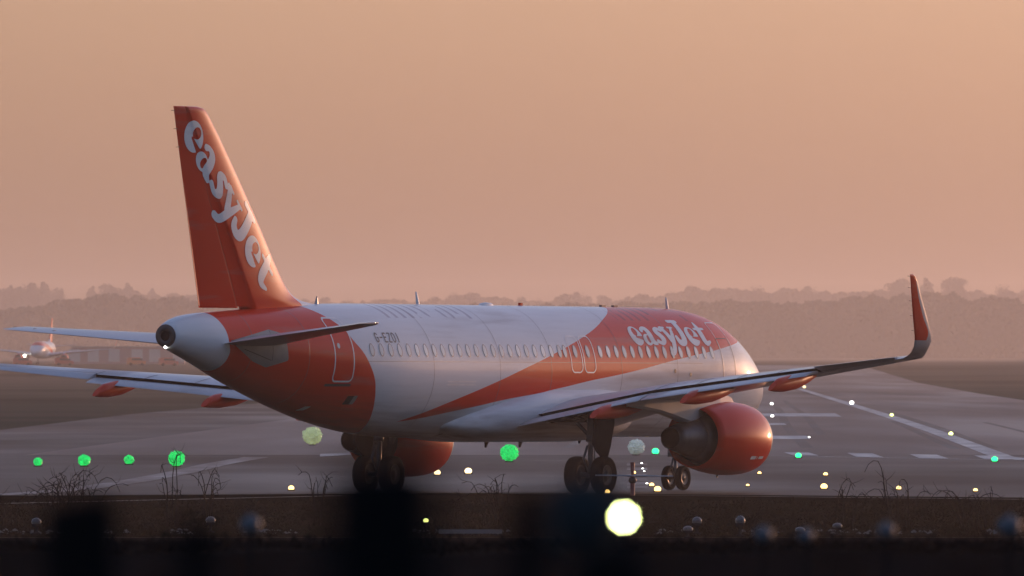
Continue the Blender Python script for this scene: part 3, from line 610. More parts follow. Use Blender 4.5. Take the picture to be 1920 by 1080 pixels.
def rw_right(Y): return 28.6 + .0155 * Y
Yr = [700, 900, 1200, 1600, 1800, 2000, 2200, 2400, 2600, 2800, 3000, 3200, 3500, 3700]
sheet('runway', lambda Y: (rw_left(Y), rw_right(Y)), [648] + Yr[1:], .008, M['runway'])
# apron and taxiway in front of the threshold: widens to the left
def ap_near(x): return float(np.interp(x, [-60, -16, 0, 16, 60], [452, 456, 466, 450, 420]))
mb = MB(); g = []
for px in np.linspace(-2600, 4400, 141):
    fy = float(np.interp(px, [-2600, -300, 0, 250, 480, 700, 4400], [846, 832, 806, 776, 756, 752, 752])); Yn = ap_near((px - 960) / FPX * 455)
    g.append([((px - 960) / FPX * Y, Y, 0.0) for Y in np.linspace(Yn, CH * FPX / (fy - HY), 6)])
mb.loft(g, False, smooth=False); mb.build('taxiway', M['asphalt'], None, kind='structure')
mb = MB(); mb.loft([[(x, 350 - .0 * x, .0), (x, ap_near(x) - 3.5, .0)] for x in np.linspace(-120, 160, 57)], False, smooth=False); mb.build('grass_verge', M['near_grass'], None, kind='structure')
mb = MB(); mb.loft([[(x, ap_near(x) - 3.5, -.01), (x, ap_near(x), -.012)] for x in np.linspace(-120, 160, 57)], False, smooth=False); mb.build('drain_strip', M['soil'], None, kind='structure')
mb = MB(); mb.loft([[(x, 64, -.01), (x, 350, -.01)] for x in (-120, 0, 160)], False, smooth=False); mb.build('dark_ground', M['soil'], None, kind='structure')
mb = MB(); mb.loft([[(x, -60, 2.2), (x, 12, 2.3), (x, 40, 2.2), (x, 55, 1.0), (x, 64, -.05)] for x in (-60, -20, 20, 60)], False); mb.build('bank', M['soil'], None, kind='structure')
def line_mark(pts, w, m, name, z=.016):
    mb = MB(); rings = []
    for i, p in enumerate(pts):
        d = (Vector(pts[min(i + 1, len(pts) - 1)]) - Vector(pts[max(i - 1, 0)])).normalized(); nrm = Vector((-d.y, d.x)) * w / 2
        rings.append([(p[0] + nrm.x, p[1] + nrm.y, terr(p[1]) + z), (p[0] - nrm.x, p[1] - nrm.y, terr(p[1]) + z)])
    mb.loft(rings, False, smooth=False); return mb.build(name, m, None, kind='structure')
def quad_px(corners, name, m, z=.018):
    mb = MB(); mb.add([(*gpt(*c, z), z) for c in corners], [[0, 1, 2, 3]], smooth=False); return mb.build(name, m, None, kind='structure')
line_mark([gpt(1925, 862.5), gpt(1880, 857), gpt(1760, 812), gpt(1680, 785), gpt(1600, 760), gpt(1500, 731)], .95, M['marking'], 'runway_edge_line')
for c in ([(1470, 848), (1515, 848), (1535, 854), (1488, 854)], [(1588, 849), (1636, 850), (1657, 857.5), (1606, 856.5)], [(1706, 851.5), (1757, 852.5), (1778, 859.5), (1724, 859)], [(1826, 853.5), (1890, 854.5), (1905, 861), (1846, 861)], [(1350, 847), (1398, 847), (1414, 853), (1366, 853)]):
    quad_px(c, 'threshold_bar', M['marking'])
for c in ([(1380, 775), (1566, 775), (1578, 781), (1380, 780)], [(1380, 793.5), (1470, 793.5), (1476, 796.5), (1380, 796.5)], [(1380, 817), (1512, 817), (1520, 823), (1380, 823)], [(600, 851), (660, 848.5), (665, 852), (600, 856)]):
    quad_px(c, 'touchdown_marking', M['marking'])
for y0 in (868, 876.5, 889, 897.5, 904, 911): quad_px([(1176, y0), (1213, y0), (1214, y0 + 4.5), (1175, y0 + 4.5)], 'stop_marking', M['dim_marking'])
for a, b in (((1000, 864), (1262, 866)), ((1050, 877), (1262, 878.5)), ((1130, 899), (1262, 898)), ((1380, 854), (1925, 863.5)), ((1130, 905), (1262, 907))): line_mark([gpt(*a), gpt(*b)], .35, M['marking'] if a[0] > 1300 else M['dim_marking'], 'cross_line')
M['rubber'] = ground_mat("tyre_rubber_marks", (.11, .088, .075), (.19, .15, .12), .6, .5, (1, .04, 1), None, .05)
for i, (dx, w_, ya, yb) in enumerate(((-7, .5, 700, 1150), (-5.6, .7, 760, 1400), (4.4, .6, 700, 1300), (6.0, .5, 820, 1500), (11.5, .5, 690, 1000), (13.2, .7, 700, 1200), (17.5, .45, 720, 980))):
    line_mark([(-1.2 + .01525 * Y + dx + .15 * math.sin(Y * .01 + i), Y) for Y in np.linspace(ya, yb, 14)], w_, M['rubber'], 'tyre_mark', .012)
def smooth_px(pts): 
    P_ = np.array(pts, float); t = np.linspace(0, len(P_) - 1, 40); return [gpt(float(np.interp(q, range(len(P_)), P_[:, 0])), float(pch(q, range(len(P_)), P_[:, 1]))) for q in t]
line_mark(smooth_px([(-10, 929), (120, 920), (250, 903), (340, 886), (410, 870), (480, 858)]), 1.1, M['dim_marking'], 'taxiway_guide_line')
for seg in ([(-10, 945), (640, 930)], [(940, 926), (1300, 930)], [(1300, 930), (1925, 937)]): line_mark([gpt(*p) for p in seg], .5, M['dim_marking'], 'taxiway_edge_line', .012)

# ------------------------------------------------------------------ airfield lamps
def lamp(px, py, r, m, label, cat, group, z=None, ragged=0, stem=True, h=.22):
    """inset or short-stemmed lamp seen at a photo point; r = lens radius"""
    Y = CH * FPX / (py - HY) if z is None else None
    zl = (r * 1.02 if ragged else r * .92) if not stem else h
    Y = (CH - zl) * FPX / (py - HY); x = (px - 960) / FPX * Y; t = terr(Y)
    root = empty('airfield_lamp', (x, Y, t), label=label, cat=cat, group=group)
    mb = MB()
    if stem: mb.revolve([(0, .09), (.03, .09), (.04, .03), (zl * .6, .03), (zl * .65, .06), (max(.1, zl - r * .6), .07)], (0, 0, .0), 2, 12, caps=(True, True))
    else: rb = min(r, .14); mb.revolve([(0.0, rb * 1.25), (.03, rb * 1.2), (.035, rb * .9)], (0, 0, .005), 2, 16, caps=(True, True))
    mb.build('housing', M['gear_dark'], root)
    rr = random.Random(int(px * 7 + py))
    bm = bmesh.new(); bmesh.ops.create_icosphere(bm, subdivisions=4 if ragged else 3, radius=r)
    for v in bm.verts:
        if ragged: v.co *= .84 + .09 * abs(rr.gauss(0, 1)); v.co.x *= 1.08      # a light broken up by the hot air: ragged and spiky
        else: v.co.z *= .85
    me = D.meshes.new('lens'); bm.to_mesh(me); bm.free(); me.materials.append(m); o = link(D.objects.new('lens', me), root); o.location = (0, 0, zl)
    return root
E_G = emit('green_glow', (.006, .80, .14), .17, 9); E_Gs = emit('green_lamp', (.02, 1, .25), .8)
E_Y = emit('amber_lamp', (1, .62, .18), 1.2); E_W = emit('white_lamp', (1, .98, .92), 1.6); E_Yg = emit('yellow_green_glow', (.62, .72, .34), .065, 12); E_Yl = emit('lime_lamp', (.85, .95, .25), 1.1)
E_Yb = emit('warm_white_lamp', (1, .76, .36), .9)
GG = 'green threshold lamps in a row behind the airliner'
for px, py, r, lab in ((71, 866, .18, 'smallest green lamp at the left end of the green row'), (158, 863, .24, 'second green lamp from the left end of the row, below the port wing'), (242, 862, .20, 'flattened dimmer green lamp between two brighter green ones'), (331, 860, .32, 'brightest green lamp left of the tail underside'), (955, 849, .37, 'large green lamp under the belly between the main wheels')):
    lamp(px, py, r, E_G if px != 331 else E_G, lab, 'runway light', GG, ragged=.16, stem=False)
lamp(1229, 846, .16, E_Gs, 'green lamp between the right main wheels and the engine nozzle', 'runway light', GG, stem=False)
lamp(1497, 854, .13, E_Gs, 'small green lamp just right of the orange engine', 'runway light', GG, stem=False); lamp(1865, 861, .13, E_Gs, 'teal green lamp where the white lines meet at far right', 'runway light', GG, stem=False)
lamp(586, 817, .46, E_Yg, 'wide speckled yellow-green lamp under the tail', 'approach light', 'hazy blurred approach lamps', ragged=.2, stem=False)
lamp(1193, 838, .36, emit('pale_glow', (.60, .66, .58), .045, 12), 'pale speckled glow of a lamp below the belly fairing', 'approach light', 'hazy blurred approach lamps', ragged=.25, stem=False)
GY = 'amber lamps set in the wet taxiway'
for px, py, r, lab in ((546, 915, .12, 'lone amber lamp left of the left main wheels'), (820, 886, .15, 'amber lamp touching the far engine cowl underside'), (878, 883, .17, 'bright amber lamp right of the far engine'), (1424, 887, .085, 'amber lamp directly below the orange engine cowl'), (1402, 910, .07, 'faint amber lamp nearest the nose wheels'), (1548, 889, .10, 'upper lamp of the bright amber pair right of the engine'), (1545, 912, .14, 'lower brighter lamp of the amber pair right of the engine'), (1685, 915, .10, 'amber lamp second from the right edge of the taxiway'), (1829, 919, .09, 'amber lamp closest to the right edge of the picture'), (1233, 917, .14, 'bright amber lamp touching the left nose wheel'), (1222, 909, .10, 'amber lamp behind the one at the nose wheel'), (1139, 922, .10, 'amber lamp just above the big blurred floodlight'), (1188, 886, .10, 'amber lamp beside the red pole knob, upper of two'), (1187, 897, .09, 'amber lamp beside the red pole knob, lower of two')):
    lamp(px, py, r * .78, E_Y if py > 900 or px > 1000 else E_Yb, lab, 'taxiway light', GY, stem=False)
GW = 'white and lime lamps along the runway'
for px, py, r, m_, lab in ((1597, 755, .27, E_W, 'brightest white runway lamp beyond the starboard wing'), (1447, 757, .2, E_W, 'white lamp just right of the aircraft nose'), (1448, 780, .16, E_W, 'white lamp above the engine cowl front'), (1517, 820, .08, E_W, 'tiny white lamp at the end of a white marking'), (1672, 778, .19, E_Yl, 'lime lamp on the runway edge line start'), (1783, 813, .17, E_Yl, 'lime lamp beside the runway edge line, lower right'), (1508, 727, .28, E_Yb, 'faint yellow lamp farthest down the runway edge'), (1203, 869, .06, E_W, 'upper small white lamp between the wheels'), (1205, 879, .06, E_W, 'middle small white lamp between the wheels'), (1208, 884, .055, E_W, 'lower small white lamp between the wheels'), (1213, 907, .06, E_W, 'small white lamp left of the nose wheel amber lamp')):
    lamp(px, py, r * .72, m_, lab, 'runway light', GW, stem=False)
lamp(799, 976, .065, E_Yl, 'small lime lamp low in the dark verge', 'airfield light', None, h=.3)
# unlit elevated lamps in the verge
for px, py, s_, lab in ((395, 985, .8, 'unlit domed lamp in the verge left of the blue post cap'), (68, 988, .8, 'unlit domed lamp at the far left of the verge'), (1307, 988, .85, 'unlit domed lamp right of the big floodlight'), (1290, 996, .6, 'low pale domed lamp at the foot of a taller one'), (1388, 992, 1.0, 'taller grey domed lamp two right of the floodlight'), (1500, 996, .55, 'low pale domed lamp right of the grey one'), (1570, 990, .6, 'short domed lamp beside the blurred blue cap')):
    Y = CH * FPX / (py + 14 - HY); root = empty('elevated_lamp', ((px - 960) / FPX * Y, Y, 0), label=lab, cat='airfield light', group='unlit lamps standing in the verge')
    mb = MB(); mb.revolve([(0, .1), (.04, .1), (.05, .035), (.22 * s_, .035), (.24 * s_, .10), (.32 * s_, .11)], (0, 0, 0), 2, 14, caps=(True, True)); mb.build('stem', M['gear_dark'], root)
    mb = MB(); mb.revolve([(.32 * s_, .105), (.38 * s_, .12), (.44 * s_, .10), (.49 * s_, .05), (.5 * s_, .001)], (0, 0, 0), 2, 16); mb.build('dome', mat('frosted_dome', (.06, .065, .07), .3), root)
Y = 352; root = empty('marker_board', ((882 - 960) / FPX * Y, Y, 0), label='low white marker board lying along the dark verge', cat='marker')
mb = MB(); mb.box((0, 0, .11), (1.5, .05, .10), bev=.01); mb.build('board', mat('board_white', (.10, .10, .11), .5), root)
for x in (-.6, .6): mb = MB(); mb.box((x, .04, .05), (.05, .04, .12)); mb.build('foot', M['gear_dark'], root)
# red frangible pole with crossbar
Y = 456; X = (1186 - 960) / FPX * Y; root = empty('marker_pole', (X, Y, 0), label='dark red marker pole with a knob and thin crossbar beside the nose wheels', cat='marker pole')
mred = mat('faded_red_paint', (.16, .025, .018), .5)
mb = MB(); mb.revolve([(-.25, .07), (.62, .07), (.62, .045), (1.0, .07), (1.03, .07), (1.03, .001)], (0, 0, 0), 2, 14); mb.build('pole', mred, root)
mb = MB(); mb.revolve([(.36, .02), (.40, .1), (.47, .13), (.55, .1), (.6, .04)], (0, 0, 0), 2, 16); mb.build('knob', mat('dark_knob', (.03, .015, .012), .5), root)
mb = MB(); mb.tube([(-1.15, -.12, .63), (1.25, -.12, .60)], .02, 8); mb.build('crossbar', mat('pale_blue_rod', (.30, .36, .42), .4), root)

# ------------------------------------------------------------------ brambles in the verge
M['twig'] = mat('bramble_stem', (.012, .009, .008), 1.0, spec=.1)
def bramble(px, py, n_, hmax, spread, label, seed, name='bramble_bush'):
    r_ = random.Random(seed); Y = CH * FPX / (py - HY); root = (px - 960) / FPX * Y; mb = MB()
    for i in range(int(n_ * 1.4)):
        h_ = hmax * 1.15 * r_.uniform(.45, 1); a = r_.uniform(-1, 1) * spread; x0 = r_.uniform(-.4, .4) * spread; pts = []; y0 = r_.uniform(-1, 1)
        bend = r_.uniform(.2, 1.1)
        for q in np.linspace(0, 1, 9): pts.append((x0 + a * q ** 1.3 + .03 * math.sin(q * 9 + i), y0 + .3 * q * math.sin(i), h_ * math.sin(q * math.pi * (.5 + .25 * bend)) + r_.uniform(-.012, .012)))
        mb.tube(pts, [.012 * (1 - .7 * q) + .003 for q in np.linspace(0, 1, 9)], 5)
        for k in range(r_.randint(1, 4)):
            p = pts[r_.randint(3, 7)]; dx = r_.uniform(-.3, .3); mb.tube([p, (p[0] + dx * .5, p[1], p[2] + r_.uniform(.02, .12)), (p[0] + dx, p[1], p[2] + r_.uniform(.0, .28))], [.006, .005, .002], 4)
    o = mb.build(name, M['twig']); o.location = (root, Y, 0); return tag(o, label, 'bramble', 'bare brambles along the verge')
for a in ((105, 985, 16, 1.15, .7, 'dense bare bramble left of the pair of black posts', 1), (150, 985, 14, 1.25, .9, 'bare bramble rising behind the pair of black posts', 2), (15, 990, 8, .8, .5, 'low bare bramble at the left edge', 3), (322, 990, 5, 1.7, .35, 'tallest sparse bramble below the brightest green lamp', 4), (385, 985, 6, 1.3, .5, 'thin bramble between the tall sparse one and the domed lamp', 5), (600, 985, 5, 1.2, .5, 'thin bramble left of the wide black post', 6), (925, 985, 9, 1.25, .7, 'bramble with two long straight stems under the belly', 7), (840, 990, 12, .7, .9, 'low tangled bramble above the white marker board', 8), (1690, 990, 8, 1.5, .8, 'bramble with a tall hooked stem right of the engine', 9), (1580, 990, 6, 1.1, .6, 'bramble leaning beside the amber pair', 10), (1830, 995, 10, .9, .9, 'low spreading bramble at the right of the verge', 11), (1270, 998, 8, .5, .8, 'small bramble behind the low pale domed lamp', 12), (460, 992, 9, .6, .9, 'small bramble behind the blurred blue cap', 13), (1430, 1000, 10, .5, 1.0, 'small bramble between the grey and low pale domes', 14)): bramble(*a)
# rough grass of the verge (uncountable)
mb = MB()
for i in range(20000):
    Y = 352 + 88 * random.random() ** 1.4; x = random.uniform(-1, 1) * (960 / FPX * Y + 1); h_ = random.uniform(.02, .06) * (1 if random.random() < .97 else 3.5); w = .02; dx = random.uniform(-.06, .06)
    mb.add([(x - w, Y, 0), (x + w, Y, 0), (x + dx, Y, h_)], [[0, 1, 2]], smooth=False)
mb.build('verge_grass_blades', mat('dry_grass', (.012, .009, .006), 1.0, spec=0.0, vary=.4, scale=.15), None, kind='stuff', label='short rough grass on the verge before the taxiway', cat='grass')
mb = MB()
for i in range(420):
    px = random.uniform(0, 1920)
    if 560 < px < 700 or 960 < px < 1230 or (math.sin(px * .013) + math.sin(px * .041)) < -.35: continue
    Y = 360 + random.uniform(-4, 4); x = (px - 960) / FPX * Y; r_ = random.uniform(.015, .05)
    mb.add([(x - r_ * 2, Y, .0), (x, Y - r_, 0), (x + r_ * 2, Y, 0), (x, Y, r_ * 1.3)], [[0, 1, 3], [1, 2, 3], [0, 3, 2]], smooth=False)
mb.build('pale_gravel', mat('pale_stone', (.09, .09, .09), .8), None, kind='stuff', label='thin broken line of pale gravel at the verge foot', cat='gravel')

# ------------------------------------------------------------------ dark things close to the camera (out of focus)
M['hedge'] = mat('dark_hedge_leaf', (.007, .0095, .012), 1.0, spec=0.0, vary=.5, scale=2)
def leaf_mass(mb, n_, fx, size, r_):
    for i in range(n_):
        c = Vector(fx(r_)); a = Vector((r_.gauss(0, 1), r_.gauss(0, 1), r_.gauss(0, 1))).normalized(); b = a.orthogonal().normalized(); c2 = a.cross(b); s_ = size * r_.uniform(.6, 1.3)
        mb.add([c - b * s_, c - c2 * s_ * .5, c + b * s_, c + c2 * s_ * .5], [[0, 1, 2, 3]], smooth=False)
HT = lambda Y, py: CH - (py - HY) * Y / FPX
rh = random.Random(5); mb = MB()
for Yh, top in ((112, 1008), (116, 1003), (120, 998)):
    zt = HT(Yh, top); mb.loft([[(x, Yh - 1, -.02), (x, Yh - .8, zt - .12 + .03 * math.sin(x * 3)), (x, Yh + .8, zt - .12 + .03 * math.sin(x * 3 + 1)), (x, Yh + 1, -.02)] for x in np.arange(-9, 9.1, .3)], False)
leaf_mass(mb, 16000, lambda r: (r.uniform(-5.5, 5.5), 112 + 8 * (q := r.random()) + r.uniform(-1, 1), HT(112 + 8 * q, 1008 - 10 * q) - .12 + abs(r.gauss(0, .035))), .028, rh)
mb.build('hedge', M['hedge'], None, label='dark clipped hedge filling the bottom of the view', cat='hedge')
def near_post(px, top, w, Yp, label, round_top=False):
    zt = HT(Yp, top); z0 = 2.2 if Yp < 42 else -.05; x = (px - 960) / FPX * Yp; ww = w * Yp / FPX; root = empty('fence_post', (x, Yp, z0), label=label, cat='post', group='blurred black posts close to the camera')
    mb = MB(); mb.box((0, 0, (zt - z0) / 2), (ww, ww, zt - z0), bev=ww * .15); mb.build('shaft', M['hedge'], root)
    mb = MB()
    if round_top: mb.revolve([(0, ww * .3), (ww * .3, ww * .62), (ww * .7, ww * .5), (ww, .001)], (0, 0, zt - z0), 2, 14)
    else: mb.loft([[(-ww * .55, -ww * .55, zt - z0), (ww * .55, -ww * .55, zt - z0), (ww * .55, ww * .55, zt - z0), (-ww * .55, ww * .55, zt - z0)], [(-ww * .3, -ww * .3, zt - z0 + ww * .15), (ww * .3, -ww * .3, zt - z0 + ww * .15), (ww * .3, ww * .3, zt - z0 + ww * .15), (-ww * .3, ww * .3, zt - z0 + ww * .15)]], True, (True, True), smooth=False)
    mb.build('post_cap', M['hedge'], root); return root
near_post(718, 893, 205, 12, 'widest black blurred post below the left main wheels'); near_post(128, 958, 84, 22, 'black blurred lower post of the close pair at lower left'); near_post(178, 944, 76, 21, 'black blurred taller post of the close pair at lower left')
near_post(992, 975, 58, 18, 'slim black blurred post left of the floodlight', True); near_post(368, 1030, 62, 18, 'shortest black blurred post low at left', True); near_post(1150, 1052, 130, 18, 'broad black blurred post below the floodlight')
# fence with blue-grey caps, beyond focus
mcap = mat('blue_grey_cap', (.05, .075, .10), .5)
for px, top, w, lab in ((470, 962, 40, 'blurred blue-grey cap left of centre in the dark verge'), (1432, 984, 34, 'faint blue-grey cap right of the grey dome'), (1512, 988, 30, 'palest small blue-grey cap'), (1662, 976, 34, 'blue-grey cap lower right of the amber pair'), (1893, 962, 46, 'largest blue-grey cap at the right edge')):
    Yp = 62; zt = HT(Yp, top); x = (px - 960) / FPX * Yp; ww = w * Yp / FPX; root = empty('capped_stake', (x, Yp, 0), label=lab, cat='stake', group='thin stakes with blue-grey caps')
    mb = MB(); mb.revolve([(-.05, .012), (zt - ww, .012)], (0, 0, 0), 2, 8, caps=(True, True)); mb.build('shaft', M['hedge'], root)
    mb = MB(); mb.revolve([(zt - ww, .001), (zt - ww * .85, ww * .4), (zt - ww * .4, ww * .5), (zt, .001)], (0, 0, 0), 2, 14); mb.build('cap', mcap, root)
# weed added out of focus, sized to give a soft blue-green veil
Yp = 26.0; root = empty('veil_thistle', ((1098 - 960) / FPX * Yp, Yp, 2.25), label='added out-of-focus seed head giving a soft blue-green veil between the right main wheels and floodlight', cat='weed')
mw = mat('seed_head', (.020, .036, .044), .9, spec=.1); zt = HT(Yp, 968) - 2.25
mb = MB(); mb.tube([(0.0, 0, 0), (.02, 0, zt * .6), (0, 0, zt)], [.012, .010, .006], 8); mb.build('stem', mw, root)
mb = MB(); mb.revolve([(-.065, .012), (-.045, .044), (0, .057), (.04, .044), (.06, .001)], (0, 0, zt), 2, 16); mb.build('seed_ball', mw, root)
mb = MB(); rw = random.Random(3)
for i in range(900):
    q = Vector((rw.gauss(0, 1), rw.gauss(0, 1), rw.gauss(0, 1))).normalized(); w_ = q.orthogonal().normalized() * .0022; c0 = Vector((0, 0, zt)); e = c0 + q * rw.uniform(.07, .11)
    mb.add([c0 + w_, c0 - w_, e], [[0, 1, 2]], smooth=False)
mb.build('bristles', mw, root)
# the floodlight
Yp = 24.0; zl = HT(Yp, 970); root = empty('floodlight', ((1170 - 960) / FPX * Yp, Yp, 2.2), label='big blurred yellow-white floodlight glowing low right of centre', cat='lamp')
mb = MB(); mb.tube([(0, .03, 0), (0, .03, zl - 2.2 - .015)], .006, 8); mb.build('pole', M['hedge'], root)
mb = MB(); mb.revolve([(-.004, .0145), (.0, .016), (.03, .012), (.035, .001)], (0, 0, zl - 2.2), 1, 16); mb.build('housing', M['hedge'], root)
mb = MB(); mb.revolve([(-.0045, .0052), (-.006, .004), (-.0065, .0005)], (0, 0, zl - 2.2), 1, 16); mb.build('lens', emit('flood_lens', (.85, 1, .34), 30), root)

# ------------------------------------------------------------------ distant airliner, terminal and service vans
far = empty('airliner', (-119.0, 3700, terr(3700) + .02), label='hazy distant airliner facing the camera at far left', cat='airliner')
far.rotation_euler = (0, 0, R(90 - 5))
keep = {'fuselage': 0, 'belly_fairing': 0, 'vertical_fin': 0, 'rudder': 0, 'wing': 0, 'flap': 0, 'aileron': 0, 'sharklet': 0, 'engine': 1, 'pylon': 0, 'tailplane': 0, 'main_landing_gear': 1, 'nose_landing_gear': 1}
for o in list(P.children):
    nm = o.name.split('.')[0]
    if nm in keep:
        c = o.copy(); link(c, far)
        if keep[nm]:
            for q in o.children: link(q.copy(), c)
mb = MB(); mb.revolve([(-.1, .28), (0, .3), (.02, .001)], (17.0, 2.2, 2.9), 0, 12); ll = mb.build('landing_light', emit('landing_lamp', (1, 1, .85), 8), far)
ll.location = (-6.0, 1.8, -.6)
Yb = 3950; t0 = terr(Yb); K = Yb / FPX
root = empty('terminal_building', ((240 - 960) * K, Yb, t0), label='low hazy terminal with red wall and pale doors behind the tailplane', cat='building')
mb = MB(); mb.box((0, 3, 2.2), (30, 6, 4.4)); mb.build('wall', mat('red_cladding', (.42, .25, .22), .7), root)
mb = MB(); mb.box((0, 3, 4.6), (31, 7, .3)); mb.build('roof', M['grey'], root)
for px in (140, 175, 214, 257, 290, 335):
    mb = MB(); mb.box(((px - 240) * K, -.05, 2.3), (3.0, .16, 3.4)); mb.build('door', mat('pale_door', (.5, .48, .45), .6), root)
def van(px, Y, col, label, L=4.6, lit=False):
    root = empty('service_van', ((px - 960) * Y / FPX, Y, terr(Y)), R(8), label=label, cat='van', group='service vans parked before the terminal')
    mb = MB(); prof = [(-L / 2, .35), (-L / 2, 1.7), (-L / 2 + .3, 1.95), (L / 2 - 1.5, 1.95), (L / 2 - .8, 1.2), (L / 2, 1.05), (L / 2, .35)]
    mb.loft([[(a, -.85, b) for a, b in prof], [(a, .85, b) for a, b in prof]], True, (True, True), smooth=False); mb.build('body', mat('van_paint', col, .3, vary=.1), root)
    mb = MB(); mb.box((.2, -.86, 1.5), (L * .55, .04, .45)); mb.build('window', M['line'], root)
    for x in (-L * .3, L * .3):
        for y in (-.8, .8): mb = MB(); mb.revolve([(-.1, .001), (-.1, .32), (.1, .32), (.1, .001)], (x, y, .32), 1, 16); mb.build('wheel', M['tyre'], root)
van(255, 3600, (.75, .2, .06), 'orange van before the pale doors of the terminal'); van(316, 3500, (.7, .14, .08), 'red van nearest the tail cone'); van(42, 3600, (.5, .06, .04), 'dull red van left of the distant airliner'); van(120, 3600, (.5, .06, .04), 'dull red van right of the distant airliner')

# ------------------------------------------------------------------ trees far off
M['crown'] = mat('winter_crown', (.022, .018, .016), 1.0, spec=0.0, vary=.5, scale=.3); M['trunk'] = mat('tree_bark', (.05, .04, .035), .9)
def clumps(mb, lobes, per, size, r_):
    for cx, cy, cz, rx, rz in lobes:
        for i in range(per):
            while True:
                u, v, w = r_.uniform(-1, 1), r_.uniform(-1, 1), r_.uniform(-1, 1); d = u * u + v * v + w * w
                if .12 < d < 1: break
            d = d ** .5 * .12 + .88; c = Vector((cx + u * rx * d, cy + v * rx * d, cz + w * rz * d)); a = Vector((r_.gauss(0, 1), r_.gauss(0, 1), r_.gauss(0, 1))).normalized(); b = a.orthogonal().normalized(); c2 = a.cross(b); s_ = size * r_.uniform(.4, 1.3)
            mb.add([c - b * s_, c - c2 * s_ * .6, c + b * s_ * .8, c + c2 * s_ * .7], [[0, 1, 2, 3]], smooth=False)
protos = []
for k in range(6):
    r_ = random.Random(40 + k); crown = MB(); tr = MB(); H = 16.0
    if k < 4: lobes = [(r_.uniform(-2.6, 2.6), r_.uniform(-2.6, 2.6), r_.uniform(7.5, 13.5), r_.uniform(1.6, 2.7), r_.uniform(1.4, 2.4)) for _ in range(9)] + [(0, 0, 11, 3, 4)]
    else: lobes = [(r_.uniform(-1.2, 1.2) * (1 - q), r_.uniform(-.5, .5), 5 + 9.6 * q, 2.9 * (1 - q) ** .7 + .5, 1.8) for q in np.linspace(0, 1, 9)]
    clumps(crown, lobes, 170, .42, r_); tr.tube([(0, 0, -1), (.1, 0, 5), (-.1, .1, 11)], [.38, .28, .1], 8)
    for q in range(7): a = r_.uniform(0, 6.28); z_ = r_.uniform(3.5, 9); tr.tube([(0, 0, z_), (math.cos(a) * 1.4, math.sin(a) * 1.4, z_ + 1.6), (math.cos(a) * 2.6, math.sin(a) * 2.6, z_ + 3.6)], [.16, .1, .03], 5)
    a = D.meshes.new('crown'); a.from_pydata(crown.v, [], crown.f); a.materials.append(M['crown']); b = D.meshes.new('trunk'); b.from_pydata(tr.v, [], tr.f); b.materials.append(M['trunk']); protos.append((a, b))
ORD = ['first', 'second', 'third', 'fourth', 'fifth', 'sixth', 'seventh', 'eighth', 'ninth', 'tenth', 'eleventh', 'twelfth', 'thirteenth', 'fourteenth']
def tree(px, top, Y, k, label, wide=1.0, group='hazy trees on the far skyline'):
    x = (px - 960) / FPX * Y; zt = HT(Y, top); g0_ = terr(Y); s_ = (zt - g0_) / 16.0
    root = empty('tree', (x, Y, g0_), random.uniform(0, 6), label=label, cat='tree', group=group); root.scale = (s_ * wide, s_ * wide, s_)
    for me, nm in zip(protos[k], ('crown', 'trunk')): link(D.objects.new(nm, me), root)
secs = [('from the left edge', [(18, 528, 4), (48, 524, 0), (82, 522, 4), (112, 534, 1), (140, 552, 2), (172, 530, 4), (200, 524, 1), (240, 524, 4), (262, 545, 2), (285, 534, 4), (325, 545, 3), (352, 548, 0)]),
        ('right of the fin', [(575, 556, 0), (610, 552, 1), (655, 556, 2), (700, 558, 3), (745, 556, 0), (815, 552, 1), (850, 542, 2), (885, 544, 3), (930, 558, 0), (975, 552, 1), (1010, 556, 2), (1050, 552, 3), (1090, 543, 0), (1130, 548, 1)]),
        ('right of the cabin roof', [(1165, 558, 0), (1205, 545, 1), (1260, 540, 2), (1300, 530, 3), (1335, 536, 0), (1380, 534, 1), (1420, 528, 2), (1465, 546, 3), (1525, 531, 0), (1565, 548, 1), (1610, 542, 2), (1650, 538, 3)]),
        ('in the group round the wingtip', [(1692, 513, 1), (1738, 516, 5), (1790, 513, 3), (1835, 538, 0), (1880, 526, 2), (1918, 538, 1), (1860, 548, 0), (1765, 545, 2)])]
for anchor, lst in secs:
    for i, (px, top, k) in enumerate(lst): tree(px, top + (7 if k > 3 else 0), 11500 + (i * 137) % 700, k, '%s %s tree %s on the skyline' % (ORD[i], 'hazy pointed' if k > 3 else 'hazy round-crowned', anchor), 1.15 if k < 4 else 1.7)
# woodland masses behind and in front of them
def wood(name, label, n_, Y0, Y1, topf, x0, x1, size, seed):
    r_ = random.Random(seed); mb = MB()
    for i in range(n_):
        Y = r_.uniform(Y0, Y1); px = r_.uniform(x0, x1); x = (px - 960) / FPX * Y; tp = topf(px) ; zt = HT(Y, tp); g = terr(Y); z = g + (zt - g) * (1 - r_.random() ** 1.6 * .98)
        z += r_.gauss(0, .25); a = Vector((r_.gauss(0, 1), r_.gauss(0, 1), r_.gauss(0, 1))).normalized(); b = a.orthogonal().normalized(); c2 = a.cross(b); s_ = size * r_.uniform(.5, 1.3); c = Vector((x, Y, z))
        mb.add([c - b * s_, c - c2 * s_ * .6, c + b * s_ * .8, c + c2 * s_ * .7], [[0, 1, 2, 3]], smooth=False)
    Yc = (Y0 + Y1) / 2; core = []
    for px in np.arange(x0, x1, 6): tp = topf(px) + 4 + r_.uniform(-1.5, 2); x = (px - 960) / FPX * Yc; core.append([(x, Yc - 3, terr(Yc) - 1), (x + r_.uniform(-2, 2), Yc - 2, (terr(Yc) + HT(Yc, tp)) / 2), (x, Yc, HT(Yc, tp)), (x, Yc + 4, terr(Yc) - 1)])
    mb.loft(core, False)
    mb.build(name, M['crown'], None, kind='stuff', label=label, cat='woodland')
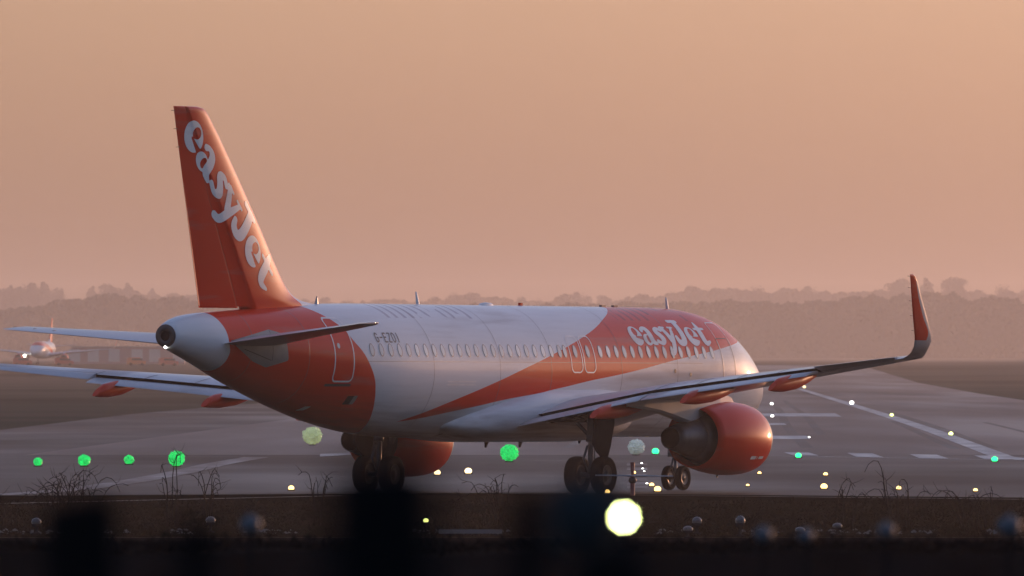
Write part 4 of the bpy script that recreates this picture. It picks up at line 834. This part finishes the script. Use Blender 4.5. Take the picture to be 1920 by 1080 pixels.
_rt = random.Random(77); _tn = [_rt.random() for _ in range(4096)]
def rough(px, cell, seed=0):
    q = px / cell + seed * 37 + 500; i = int(math.floor(q)); f_ = q - i; f_ = f_ * f_ * (3 - 2 * f_); return _tn[i % 4096] * (1 - f_) + _tn[(i + 1) % 4096] * f_ - .5
f1 = lambda px: float(np.interp(px, [-900, 0, 60, 130, 200, 280, 400, 600, 760, 860, 1000, 1150, 1290, 1420, 1600, 1700, 1800, 1920, 2600], [545, 548, 545, 566, 545, 556, 560, 566, 566, 560, 566, 564, 552, 548, 556, 545, 548, 552, 550])) + 14 * rough(px, 46) + 9 * rough(px, 17, 1) + 5 * rough(px, 7, 2)
f2 = lambda px: float(np.interp(px, [-900, 0, 80, 140, 180, 300, 400, 600, 900, 1200, 1350, 1500, 1700, 1800, 1920, 2600], [580, 590, 580, 566, 560, 556, 572, 580, 580, 578, 566, 570, 556, 560, 566, 570])) + 16 * rough(px, 70, 3) + 12 * rough(px, 26, 4) + 6 * rough(px, 9, 5)
wood('far_woodland', 'pale far woodland fading into the haze', 42000, 11700, 12500, f1, -500, 2600, 2.0, 1)
wood('woodland', 'darker nearer belt of woodland behind the airfield', 52000, 8500, 9100, f2, -500, 2600, 1.6, 2)
mb = MB(); r_ = random.Random(9)   # wood along the right side of the airfield, beyond the frame: what the gloss paint mirrors
for i in range(16000):
    Y = r_.uniform(-300, 2600); c = Vector((r_.uniform(820, 880), Y, r_.uniform(0, 9 + 2.5 * math.sin(Y * .02) + 1.5 * math.sin(Y * .07)))); a = Vector((r_.gauss(0, 1), r_.gauss(0, 1), r_.gauss(0, .5))).normalized(); b = a.orthogonal().normalized(); c2 = a.cross(b); s_ = r_.uniform(1, 2.6)
    mb.add([c - b * s_, c - c2 * s_ * .6, c + b * s_ * .8, c + c2 * s_ * .7], [[0, 1, 2, 3]], smooth=False)
mb.build('side_woodland', M['crown'], None, kind='stuff', label='belt of woodland along the right side of the airfield', cat='woodland')

# ------------------------------------------------------------------ haze
mh = D.materials.new('haze'); mh.use_nodes = True; hn = mh.node_tree.nodes; hl = mh.node_tree.links
hn.remove(hn["Principled BSDF"]); pv = hn.new("ShaderNodeVolumePrincipled"); pv.inputs['Color'].default_value = HAZE_COLOR; pv.inputs['Density'].default_value = HAZE_DENSITY; pv.inputs['Anisotropy'].default_value = HAZE_ANISO
hl.new(pv.outputs[0], hn["Material Output"].inputs['Volume'])
mb = MB(); mb.box((0, 6800, 37.0), (6100, 14800, 80)); mb.build('haze', mh, None, kind='stuff', label='thin evening haze over the whole airfield', cat='haze')
